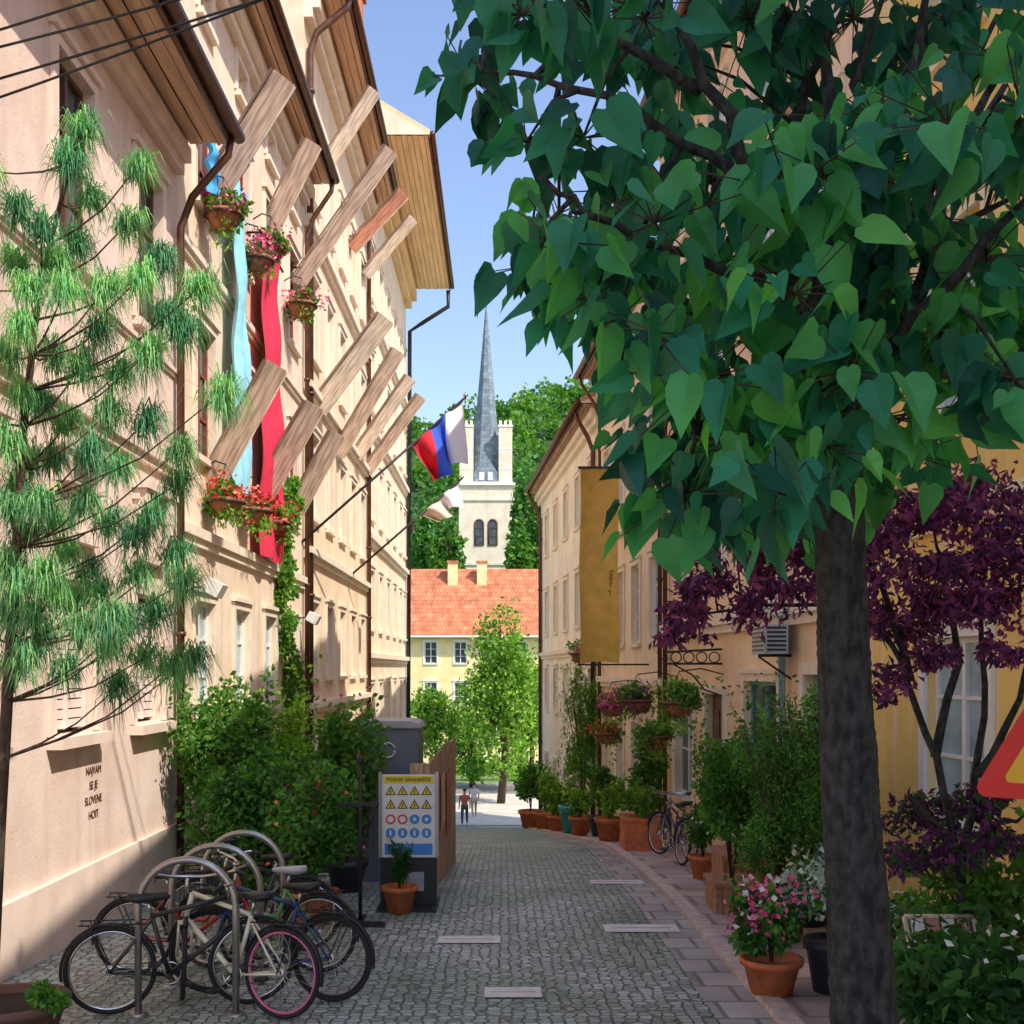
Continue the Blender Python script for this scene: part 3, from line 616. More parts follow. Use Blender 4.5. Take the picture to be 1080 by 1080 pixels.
basket(236,228,16.2,.27,PINK,'wicker basket with pink geraniums on the house wall')
basket(272,275,18.4,.25,PINK,'wicker basket with pink and magenta geraniums'); basket(286,262,19.6,.25,PINK,'wicker basket with pink and magenta geraniums')
basket(318,323,22.4,.3,PINK,'wicker basket with trailing pink flowers')
basket(238,530,16.4,.27,RED,'wicker basket with red geraniums on the house wall'); basket(268,540,18.6,.3,RED,'wicker basket with red geraniums on the house wall'); basket(291,553,20.6,.3,RED,'wicker basket with red geraniums on the house wall')
basket(716,742,19.5,.32,[GY[1]],'hanging basket of trailing greenery by the shop',700); basket(690,778,21,.3,[GY[1]],'hanging basket of trailing greenery by the shop',600); basket(645,745,26,.32,PINK,'hanging basket with purple flowers on the facade',600); basket(672,740,23,.32,[GP_[1]],'hanging basket of purple foliage',600); basket(613,690,34,.35,PINK,'hanging basket with flowers on the white facade',400);basket(640,775,27,.3,RED,'hanging basket with red flowers low on the facade',400)
def strip(px0,px1,y0,y1,mat,label):
    X=LX+.22; Ya=X*F/(px0-VX); Yb=X*F/(px1-VX)
    zt=CZ+(VY-y0)*Ya/F; zb=CZ+(VY-y1)*Ya/F
    E=thing('cloth_strip',label,'banner',(X,Ya,zb),group='long cloth strips on the facade'); m=MB(); n=16;vs=[];k=40
    for j in range(k+1):
        for i in range(n+1):
            t=i/n; vs.append((X+.05*math.sin(t*11+j*.1)+.03*math.sin(j*.5+t*3),Ya+(Yb-Ya)*t,zt+(zb-zt)*j/k))
    m.add(vs,[(j*(n+1)+i,j*(n+1)+i+1,(j+1)*(n+1)+i+1,(j+1)*(n+1)+i) for j in range(k) for i in range(n)],mat,True); m.obj('cloth',E)
    m=MB(); m.tube([(X,Ya-.1,zt),(X,Yb+.1,zt)],.025,M_dkmetal,6); m.tube([(LX-.02,Ya,zt),(X,Ya,zt)],.02,M_dkmetal,6); m.obj('rod',E)
strip(246,261,185,512,plain('light_blue_cloth',(.30,.66,.80),.8),'long light blue cloth strip hanging on cream facade')
strip(275,297,245,585,plain('crimson_cloth',(.72,.03,.08),.8),'long crimson red cloth strip hanging on cream facade')
strip(219,229,130,200,plain('blue_cloth',(.05,.32,.62),.8),'short blue cloth strip hanging high on facade')
# ------------------------------------------------------------ flags
def flag(w0,tip,Yt,fl,cols,label,sz=(1.0,1.5)):
    Y0=LX*F/(w0[0]-VX); a=P(w0[0],w0[1],Y0); b=P(tip[0],tip[1],Yt)
    E=thing('flag_pole',label,'flag',a,group='flags on poles above the street'); m=MB(); m.tube([a,b],.03,M_dkmetal,8); m.lathe(b,[(0,-.02),(.06,.03),(.06,.07),(0,.12)],M_chrome,8); m.obj('pole',E)
    d=(b-a).normalized(); s0=b-d*fl[0]; m=MB(); nu=24;nv=22; vs=[]
    wd=fl[1]; ln=fl[2]
    for j in range(nv+1):
        for i in range(nu+1):
            t=i/nu; r=j/nv; p=s0-d*(wd*(t)*(1-.35*r))+Vector((.11*math.sin(t*12+r*2)*(r+.2),.2*math.sin(t*14+r*3)*(.3+r),-ln*r*(1-.15*t)+.05*math.sin(t*8)*r))
            vs.append(p)
    for ci,c in enumerate(cols):
        k0=nu*ci//len(cols);k1=nu*(ci+1)//len(cols)
        m.add(vs,[(j*(nu+1)+i,j*(nu+1)+i+1,(j+1)*(nu+1)+i+1,(j+1)*(nu+1)+i) for j in range(nv) for i in range(k0,k1)],c,True)
    m.obj('flag_cloth',E)
fw=plain('flag_white',(.82,.82,.85),.8,0,.03);fb=plain('flag_blue',(.04,.12,.65),.8,0,.05);fr=plain('flag_red',(.75,.02,.04),.8,0,.05)
flag((318,572),(491,419),26.5,(.1,1.75,1.5),[fw,fb,fr],'white blue and red striped flag drooping on a diagonal pole')
flag((365,611),(487,505),32.5,(.1,1.5,.75),[fw,plain('flag_beige',(.75,.6,.46),.8)],'rolled white and beige flag on a diagonal pole')
E=thing('street_banner','tall ochre fabric banner hung from a wall arm','banner',P(632,700,26)); m=MB(); nu=14; nv=24; vs=[]
a=P(612,494,26); b=P(652,494,26); bt=P(632,700,26).z
for j in range(nv+1):
    for i in range(nu+1):
        t=i/nu; r=j/nv; x=a.x+(b.x-a.x)*t+.02*math.sin(r*9); y=26+.2*math.sin(t*math.pi+r*1.3)+.08*math.sin(r*7); vs.append((x,y,a.z+(bt-a.z)*r+.05*math.sin(t*3)))
m.add(vs,[(j*(nu+1)+i,j*(nu+1)+i+1,(j+1)*(nu+1)+i+1,(j+1)*(nu+1)+i) for j in range(nv) for i in range(nu)],plain('ochre_cloth',(.72,.44,.08),.75,0,.15,3),True); m.obj('cloth',E)
m=MB(); m.tube([(RX(26)+.02,26,a.z+.02),(a.x-.05,26,a.z+.02)],.03,M_dkmetal,8); m.tube([(RX(26)+.02,26,bt-.02),(a.x-.05,26,bt-.02)],.02,M_dkmetal,8); m.obj('arm',E)
textmesh('Galerija',.2,M_brown,basis(Vector((0,0,-1)),Vector((1,0,0)),Vector((0,-1,0)),Vector(((645-VX)*26/F,25.88,P(0,615,26).z))),E,shear=.3)
for i,(za,zb) in enumerate(((7.55,10.3),(7.5,10.0),(7.3,9.9),(7.2,10.6))):
    mb=MB(); a=Vector((LX,9.0+.1*i,za)); b=Vector((RX(8.5),8.4+.1*i,zb)); pts=[a.lerp(b,t)-Vector((0,0,.18*4*t*(1-t)*(1 if i%2 else .6))) for t in np.linspace(0,1,20)]
    mb.tube(pts,.011,M_black,5); mb.obj('overhead_cable',label='thin black cable strung across the street between houses',cat='cable',group='cables over the street')
# ------------------------------------------------------------ catalpa tree
YT=4.8
Tc=thing('catalpa_tree','dark trunked catalpa tree with large drooping heart shaped leaves','tree',(P(918,1000,YT).x,YT,G(YT)))
m=MB(); tp0=[Vector((P(918,0,YT).x,YT,G(YT)-.1))]+[P(a,b,YT) for a,b in ((912,1080),(897,850),(888,650),(886,500),(880,400))]; rr0=[.165,.135,.118,.104,.095,.088]
ns=60; nk=32; vs=[]
def poly(pts,rs,t):
    u=t*(len(pts)-1); i=min(int(u),len(pts)-2); f=u-i; return pts[i].lerp(pts[i+1],f),rs[i]*(1-f)+rs[i+1]*f
for j in range(ns*3+1):
    c,r=poly(tp0,rr0,j/(ns*3))
    for k in range(nk):
        a=2*math.pi*k/nk; rr=r*(1+.03*math.sin(a*5+j*.08+math.sin(j*.06)*2)+.025*math.sin(a*11-j*.15)+random.uniform(-.03,.03)); vs.append((c.x+rr*math.cos(a),c.y+rr*math.sin(a),c.z))
m.add(vs,[(i*nk+k,i*nk+(k+1)%nk,(i+1)*nk+(k+1)%nk,(i+1)*nk+k) for i in range(ns*3) for k in range(nk)],M_bark,True)
BR=[[(880,410,4.8),(850,300,4.7),(805,190,4.6),(745,90,4.5),(690,-30,4.4)],[(880,410,4.8),(905,300,4.9),(940,180,5.0),(970,60,5.1),(985,-60,5.2)],[(880,420,4.8),(870,290,5.0),(880,150,5.2),(868,20,5.3),(850,-80,5.3)],
[(885,440,4.8),(960,340,4.6),(1040,255,4.5),(1110,180,4.4)],[(850,300,4.7),(780,290,4.5),(700,265,4.4),(620,225,4.3),(570,185,4.2)],[(870,400,4.8),(820,380,4.6),(765,410,4.5),(735,460,4.4)],[(885,430,4.8),(960,400,5.2),(1040,385,5.4),(1110,360,5.5)],[(805,190,4.6),(720,150,4.7),(640,105,4.8),(560,80,4.9),(510,75,4.9)],[(745,90,4.5),(660,45,4.4),(580,10,4.4)],[(905,300,4.9),(980,200,4.6),(1060,90,4.5)],[(870,410,4.8),(850,430,4.6),(835,490,4.5)],
[(880,400,4.8),(910,260,5.6),(990,150,5.9),(1050,20,6.0)],[(885,430,4.8),(950,330,5.5),(1010,240,5.8),(1090,190,5.9)],[(870,350,4.9),(830,220,5.4),(850,90,5.6),(900,-20,5.7)],[(940,180,5.0),(900,90,5.2),(930,0,5.2)],[(960,340,4.6),(1000,200,4.9),(1030,120,5.1),(1080,40,5.2)]]
THIN={5,10,4,7,8}
sk_pts=[]
for bi,br in enumerate(BR):
    pts=[P(*q) for q in br]; fine=[]
    for p,q in zip(pts,pts[1:]):
        for t in (0,.33,.66): fine.append(p.lerp(q,t)+Vector((random.uniform(-.02,.02),random.uniform(-.03,.03),random.uniform(-.02,.02))))
    fine.append(pts[-1]); n=len(fine); r0=.018 if bi in THIN else (.05 if br[0][0]==880 else .03)
    m.tube(fine,[r0*(1-i/n)+.008 for i in range(n)],M_bark,8); sk_pts+=fine
CL=[(515,0),(495,80),(525,105),(550,15),(600,-5),(555,150),(615,145),(660,5),(700,40),(560,245),(590,225),(590,295),(562,280),(620,245),(622,315),(655,200),(655,270),(655,335),(720,60),(690,235),(740,230),(705,310),(750,330),(850,100),(830,200),(790,270),(860,270),(900,180),(950,60),(1000,130),(1050,60),(1060,180),(980,230),(930,290),(1040,270),(800,350),(740,400),(735,480),(715,410),(770,455),(830,420),(870,470),(900,390),(945,370),(990,350),(1050,340),(820,520),(765,535),(850,545),(905,500),(1070,400),(1075,330),(900,20),(830,20),(1000,20),(1075,110),(725,520),(800,470),(930,440),(960,480),(1010,300),(870,180),(920,120),(690,145),(1020,400),(700,470),(750,190),(590,255),(680,20),(790,20),(690,350),(640,50),(880,330),(840,310)]
lf=MB(); tw=m
def heart(mbq,base,t,nrm,s,mats):
    t=t.normalized(); x=t.cross(nrm).normalized(); n=x.cross(t)
    def q(a,b,c): return base+x*(a*s)+t*(b*s)+n*(c*s)
    cup=random.uniform(.04,.26); tipd=-random.uniform(-.05,.3); w=random.uniform(.72,.98); sk_=random.uniform(-.08,.08)
    V=[q(0,0,0),q(0,.35,-.02),q(sk_*.4,.72,-.01+tipd*.4),q(sk_,1.2,tipd)]
    for sx in (-1,1): V+= [q(.17*sx*w,-.09,cup*.5),q(.40*sx*w,.02,cup),q(.47*sx*w,.27,cup*1.1+random.uniform(-.04,.04)),q(.38*sx*w,.55,cup*.8+random.uniform(-.04,.04)),q(.18*sx*w+sk_*.5,.86,cup*.3+tipd*.6)]
    f=[]
    for o,fl in ((4,0),(9,1)):
        fs=[(0,o,o+1,o+2),(0,o+2,1),(1,o+2,o+3),(1,o+3,2),(2,o+3,o+4),(2,o+4,3)]
        if fl: fs=[g[::-1] for g in fs]
        f+=fs
    mbq.add(V,f,random.choice(mats),False)
for (px,py) in CL:
    Y=random.uniform(4.0,5.8); c=P(px,py,Y)
    near=min(sk_pts,key=lambda q:(q-c).length); mid=near.lerp(c,.5)+Vector((0,0,.06)); tw.tube([near,mid,c],[.012,.009,.005],M_bark,5)
    nlf=15 if px<700 else 25; rr=.21; own=random.choice([GC[:2],GC[:3],[GC[1],GC[2]]])
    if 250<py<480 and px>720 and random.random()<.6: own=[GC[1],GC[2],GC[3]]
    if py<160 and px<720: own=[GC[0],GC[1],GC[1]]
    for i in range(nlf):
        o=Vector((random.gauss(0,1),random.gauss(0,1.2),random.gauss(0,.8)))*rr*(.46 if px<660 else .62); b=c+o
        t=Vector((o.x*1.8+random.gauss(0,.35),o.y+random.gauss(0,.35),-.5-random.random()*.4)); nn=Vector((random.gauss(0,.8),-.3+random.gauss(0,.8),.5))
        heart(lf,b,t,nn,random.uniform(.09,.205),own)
        tw.tube([c,b],[.004,.003],M_twig,3,False)
for i in range(240):
    c=P(random.uniform(650,1250),random.uniform(-260,-10),random.uniform(4.2,6.2)); heart(lf,c,Vector((random.gauss(0,.5),random.gauss(0,.5),-.8)),Vector((random.gauss(0,.5),-.4,.7)),random.uniform(.12,.2),GC[:3])
m.obj('trunk',Tc); lf.obj('crown',Tc)
# ------------------------------------------------------------ pine
Tp=thing('pine_tree','slender young pine with long soft needle tufts in a planter','tree',(P(-8,1000,7.6).x,7.6,G(7.6)+.4))
m=MB(); tk=[(-10,1045),(0,860),(15,620),(25,450),(42,300),(85,130)]; pts=[]
for (a,b),(c,d) in zip(tk,tk[1:]):
    for t in (0,.25,.5,.75): pts.append(P(a+(c-a)*t,b+(d-b)*t,7.6))
pts.append(P(85,130,7.6)); n=len(pts); m.tube(pts,[.042*(1-i/n)+.010 for i in range(n)],M_twig,8)
TU=[(90,130),(75,165),(150,170),(15,215),(10,270),(45,235),(70,300),(20,340),(60,370),(110,345),(115,300),(150,290),(180,330),(215,300),(160,370),(200,345),(20,410),(75,440),(120,430),(160,440),(195,470),(240,410),(10,530),(60,480),(130,490),(30,560),(75,580),(120,545),(60,620),(10,640),(110,620),(150,600),(190,580),(90,660),(140,650),(30,690),(75,700),(120,680),(185,700),(210,690),(130,720),(170,640),(195,505),(10,590),(100,600),(40,645),(100,205),(140,230),(60,270),(175,270),(5,460),(45,525),(95,525),(150,560),(-30,300),(-30,420),(-40,560),(-30,640),(-20,180),(160,690),(50,600),(20,510),(85,250),(30,300),(90,380),(130,390),(45,420),(100,470),(60,545),(20,610),(80,630),(50,670),(120,650),(10,700),(165,540),(200,610),(30,480),(5,370)]
nd=MB()
for (px,py) in TU:
    Y=random.uniform(7.0,8.2); c=P(px,py,Y); near=min(pts,key=lambda q:abs(q.z-(c.z-.15-.4*abs(px-20)/200))); mid=near.lerp(c,.6)-Vector((0,0,.10*abs(px-20)/200+.02)); m.tube([near,near.lerp(mid,.5)-Vector((0,0,.02)),mid,c],[.010,.008,.006,.004],M_twig,5)
    d=(c-mid).normalized(); big=random.uniform(.85,1.3); k=[nd.mat(g) for g in random.choice([GN,[GN[1],GN[2]],[GN[0],GN[1]]])]
    for i in range(270):
        e=Vector((random.gauss(0,1),random.gauss(0,1),random.gauss(0,1))).normalized()+d*.5; e.normalize(); Ln=random.uniform(.12,.25)*big; b=c+Vector((random.gauss(0,.03),random.gauss(0,.03),random.gauss(0,.03)))-d*random.uniform(0,.12)
        mid2=b+e*Ln*.5; tip=mid2+(e*.4+Vector((0,0,-.8))).normalized()*Ln*.6; sx=e.cross(Vector((0,0,1)))
        if sx.length<.05: sx=Vector((1,0,0))
        sx=sx.normalized()*.0034
        o=len(nd.v); nd.v+= [tuple(b-sx),tuple(b+sx),tuple(mid2+sx),tuple(mid2-sx),tuple(tip)]; kk=random.choice(k)
        nd.f+=[(o,o+1,o+2,o+3),(o+3,o+2,o+4)]; nd.mi+=[kk,kk]; nd.sm+=[False,False]
m.obj('trunk',Tp); nd.obj('crown',Tp)
x0=P(8,0,7.9).x; z0=G(7.9)
E=thing('planter_tub','dark brown planter tub at the foot of the pine','planter',(x0,7.9,z0)); m=MB(); m.lathe((x0,7.9,z0),[(0,0),(.30,0),(.36,.2),(.38,.26),(.42,.26),(.42,.32),(.37,.32),(.35,.26),(0,.26)],plain('brown_clay',(.14,.07,.05),.7),28); m.obj('pot',E); m=MB(); m.lathe((x0,7.9,z0+.27),[(0,.02),(.34,.0)],M_soil,20); m.obj('soil',E)
c=Vector((P(47,1035,7.7).x,7.7,z0+.40)); m=MB(); m.leaves(lumps(c,(.13,.13,.12),300,5),.06,[GR[1],GR[2],GY[0]],.1,.8); m.obj('foliage',E)
# ------------------------------------------------------------ maple
YM=7.5
Tm=thing('japanese_maple','purple leaved japanese maple with thin dark branches','tree',(P(1015,0,YM).x,YM,G(YM)))
m=MB(); pts=[]
for br in ([(1022,0,0),(1010,900),(985,800),(960,720),(930,660),(860,640),(780,640),(720,650)],[(1012,920),(1030,820),(1040,720),(1035,620),(1060,540)],[(985,800),(1010,700),(1000,610),(985,560)],[(1010,900),(960,840),(940,880)],[(960,720),(930,620),(900,590)],[(1030,820),(1075,740),(1100,650)],[(1012,915),(1050,870),(1080,860)]):
    q=[]
    for e in br:
        q.append(Vector((P(1022,0,YM).x,YM,G(YM))) if len(e)==3 else P(e[0],e[1],YM+random.uniform(-.15,.15)))
    f=[]
    for a,b in zip(q,q[1:]):
        for t in (0,.33,.66): f.append(a.lerp(b,t)+Vector((random.uniform(-.02,.02),0,random.uniform(-.02,.02))))
    f.append(q[-1]); n=len(f); m.tube(f,[.028*(1-i/n)+.005 for i in range(n)],M_bark,7); pts+=f
lf=MB()
for (px,py,r,n) in [(735,640,30,180),(718,665,26,120),(750,610,34,200),(800,590,38,240),(840,575,38,240),(790,635,34,180),(880,600,40,250),(930,560,42,320),(960,600,46,340),(1000,545,44,340),(1045,520,44,300),(1065,570,46,340),(1000,630,46,340),(945,655,42,300),(1050,640,46,340),(900,640,40,240),(1030,590,44,300),(960,540,40,260),(985,690,30,150),(940,720,24,90),(775,570,30,160),(1010,510,36,220),(835,620,36,200),(960,860,32,180),(1000,845,30,160),(960,900,34,190),(1055,880,36,200),(1040,845,30,160),(1000,890,30,150),(1080,600,44,280),(920,520,30,140),(1070,690,34,160)]:
    Y=YM+random.uniform(-.6,.6); c=P(px,py,Y); R=r*Y/F*1.25
    near=min(pts,key=lambda q:(q-c).length); m.tube([near,near.lerp(c,.5)+Vector((0,0,.04)),c],[.01,.007,.004],M_bark,4)
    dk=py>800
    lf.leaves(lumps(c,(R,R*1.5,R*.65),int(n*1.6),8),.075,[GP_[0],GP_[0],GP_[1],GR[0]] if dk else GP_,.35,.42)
m.obj('trunk',Tm); lf.obj('crown',Tm)
# ------------------------------------------------------------ potted plants
def pot_shape(m,c,r,h,mat,kind):
    x,y,z=c
    if kind=='round':
        m.lathe(c,[(0,0.0),(r*.68,0),(r*.93,h*.82),(r*1.04,h*.82),(r*1.06,h),(r*.95,h),(r*.92,h*.9),(0,h*.9)],mat,22)
    else:
        m.box(x-r,x+r,y-r*1.3,y+r*1.3,z,z+h,mat); m.box(x-r-.025,x+r+.025,y-r*1.3-.025,y+r*1.3+.025,z+h,z+h+.05,mat)
        for k in (1,2): m.box(x-r-.012,x+r+.012,y-r*1.3-.012,y+r*1.3+.012,z+h*k/3,z+h*k/3+.02,mat)
def plant(x,y,name,label,r,h,pmat,kind,fh,fr,mats,n,ls,flw=None,nf=0,cat='potted plant',base=None,down=.2,asp=.6,k=10,stems=6,group=None):
    z=(G(y)+(.055 if x>KX(y) else .010)) if base is None else base
    E=thing(name,label,cat,(x,y,z),group=group)
    if pmat: m=MB(); pot_shape(m,(x,y,z),r,h,pmat,kind); m.obj('pot',E)
    else: h=0
    m=MB(); c=(x,y,z+h+fh*.52)
    for i in range(stems):
        a=random.uniform(0,6.28); q=random.uniform(.3,.8); m.tube([(x,y,z+h*.8),(x+fr*.3*q*math.cos(a),y+fr*.3*q*math.sin(a),z+h+fh*.4),(x+fr*q*math.cos(a),y+fr*q*math.sin(a),z+h+fh*.85)],[.012,.009,.004],M_twig,5)
    m.obj('stem',E)
    m=MB(); m.leaves(lumps(c,(fr,fr,fh*.5),n,k,lr=.38),ls,mats,down,asp)
    for i in range(k):
        a=random.uniform(0,6.28); q=random.uniform(.6,1.15); L0=np.array([x+fr*.5*math.cos(a),y+fr*.5*math.sin(a),z+h+fh*random.uniform(.4,.8)]); L1=np.array([x+fr*q*math.cos(a),y+fr*q*math.sin(a),z+h+fh*random.uniform(.7,1.12)])
        m.leaves(L0+(L1-L0)*rng.uniform(0,1,(22,1))+rng.normal(size=(22,3))*ls*.35,ls,mats,down,asp)
    m.obj('foliage',E)
    if flw: m=MB(); m.leaves(lumps((x,y,z+h+fh*.6),(fr*1.05,fr*1.05,fh*.5),nf,k+4,tight=(.95,1.15),lr=.4),.055,flw,0,.95); m.obj('flowers',E,kind='stuff')
    return E
M_dpot=plain('charcoal_pot',(.04,.04,.06),.5); M_teal=plain('teal_glaze',(.02,.40,.36),.25); M_wbox=wood('planter_wood',(.38,.19,.10))
GM=[GR[1],GR[2],GY[0]]
plant(2.15,9.1,'potted_cyclamen','terracotta pot of pink and white cyclamen beside the kerb',.24,.28,M_terra,'round',.6,.34,GR,1100,.085,PINK+WHT,300)
plant(2.65,9.15,'potted_dusty_miller','charcoal pot with silvery white leaved plant',.22,.42,M_dpot,'round',.7,.36,GS+[GR[1]],1500,.08,WHT,90)
plant(2.98,8.7,'potted_dusty_miller','charcoal pot with silvery leaved plant',.2,.42,M_dpot,'round',.45,.3,GS+[GR[1],GR[0]],1000,.08)
plant(2.72,11.2,'potted_shrub','tall feathery green shrub in a charcoal pot',.3,.4,M_dpot,'round',2.0,.58,GR+[GR[2]],6000,.06,asp=.4,k=22,stems=14)
plant(2.6,12.9,'potted_shrub','tall bushy green shrub in a wooden planter',.24,.3,M_wbox,'box',1.8,.5,GM,4500,.07,k=18,stems=12)
plant(3.2,12.0,'potted_shrub','tall arching green shrub against yellow house',.3,.4,M_dpot,'round',2.3,.65,GR+[GR[2]],6000,.07,k=18,stems=12)
plant(3.0,14.3,'potted_shrub','leafy green shrub in a wooden planter',.3,.45,M_wbox,'box',1.6,.5,GM,3500,.08,k=16)
plant(2.75,15.6,'potted_shrub','low green plant in a terracotta pot',.2,.32,M_terra,'round',.7,.3,GM,1500,.07,WHT,40)
plant(2.5,20.6,'planter_box','large terracotta planter box with low greenery',.33,.55,M_terra,'box',.6,.42,[GR[2],GY[0],GY[1]],1300,.1)
plant(2.9,22.5,'potted_shrub','leafy climber in a terracotta pot by the facade',.3,.45,M_terra,'round',1.6,.45,GM,2300,.1)
plant(2.25,24,'potted_shrub','terracotta pot with yellow green shrub',.3,.5,M_terra,'round',.8,.36,GY,1100,.1)
plant(2.45,28.5,'potted_shrub','dark pot with tall green shrub',.3,.5,M_dpot,'round',1.5,.45,GM,1500,.12)
plant(2.0,29.5,'potted_shrub','terracotta pot with low lime shrub',.28,.5,M_terra,'round',.7,.35,GY,800,.11)
plant(1.95,32,'teal_pot','large teal glazed pot standing on the pavement',.36,.8,M_teal,'round',.4,.28,GY,400,.12)
plant(2.35,33.5,'potted_tree','slender weeping green tree in a pot by white facade',.3,.5,M_terra,'round',4.6,.85,[GR[2],GY[0],GY[1]],3600,.15,asp=.25,down=.9,k=18,stems=18,cat='tree')
plant(1.75,36,'potted_shrub','terracotta pot with lime green shrub',.35,.5,M_terra,'round',1.0,.42,GY,900,.14)
plant(1.5,40,'potted_shrub','terracotta pot with leafy shrub',.4,.6,M_terra,'round',1.4,.55,GY,1100,.15)
plant(1.15,46,'potted_shrub','terracotta pot with leafy shrub at street end',.5,.7,M_terra,'round',2.0,.7,GM,1500,.16)
plant(2.85,6.6,'flowering_shrub','dark green leafy shrub with small white flowers',.3,.2,M_dpot,'round',.8,.62,[GR[0],GR[1]],3600,.11,WHT,140,k=18)
plant(3.25,7.8,'flowering_shrub','lime green leafy shrub by the yellow wall',.3,.3,M_dpot,'round',1.15,.55,GM,3000,.085,None,0,k=14)
plant(-3.55,14.6,'climbing_shrub','large green shrub against the cream facade',0,0,None,'round',2.75,.8,GM,8000,.10,k=26,stems=12,cat='shrub')
plant(-2.95,13.6,'climbing_shrub','dense dark green shrub behind the bicycles',0,0,None,'round',1.75,.75,[GR[0],GR[1],GR[2]],6500,.09,k=22,stems=12,cat='shrub')
plant(-3.6,17.4,'climbing_shrub','lime green shrub at the foot of the facade',0,0,None,'round',3.0,.8,GY,5000,.11,k=20,cat='shrub')
plant(-2.05,12.3,'potted_rose','rose bush with red blooms in terracotta pot',.27,.35,M_terra,'round',1.3,.5,GR+[GR[2]],4000,.08,RED,60,k=20,stems=12)
plant(-2.0,14.6,'potted_shrub','tall leafy green plant in a dark pot',.27,.4,M_dpot,'round',2.0,.5,GM,3200,.1,PINK,70,k=18)
plant(-1.17,12.95,'potted_conifer','small round conifer ball in terracotta pot',.2,.3,M_terra,'round',.5,.15,[GR[0],GR[1]],1500,.045,k=12,stems=3)
E=thing('wall_climber','light green climber growing up the facade beside a downpipe','climbing plant',(LX,22.5,G(22.5))); m=MB(); 
for i in range(26): t=i/25; m.leaves(lumps((LX+.16,22.2+.5*math.sin(t*7)+random.uniform(-.25,.25),.2+t*6.0),(.18,.5*(1.2-.6*t),.35),200,5),.11,[GR[2],GY[0],GY[1]],.4,.7)
m.obj('foliage',E); m=MB(); m.tube([(LX+.06,22.3+.3*math.sin(t*7),G(22.5)+t*7.5) for t in np.linspace(0,1,14)],.025,M_twig,6); m.obj('stem',E)
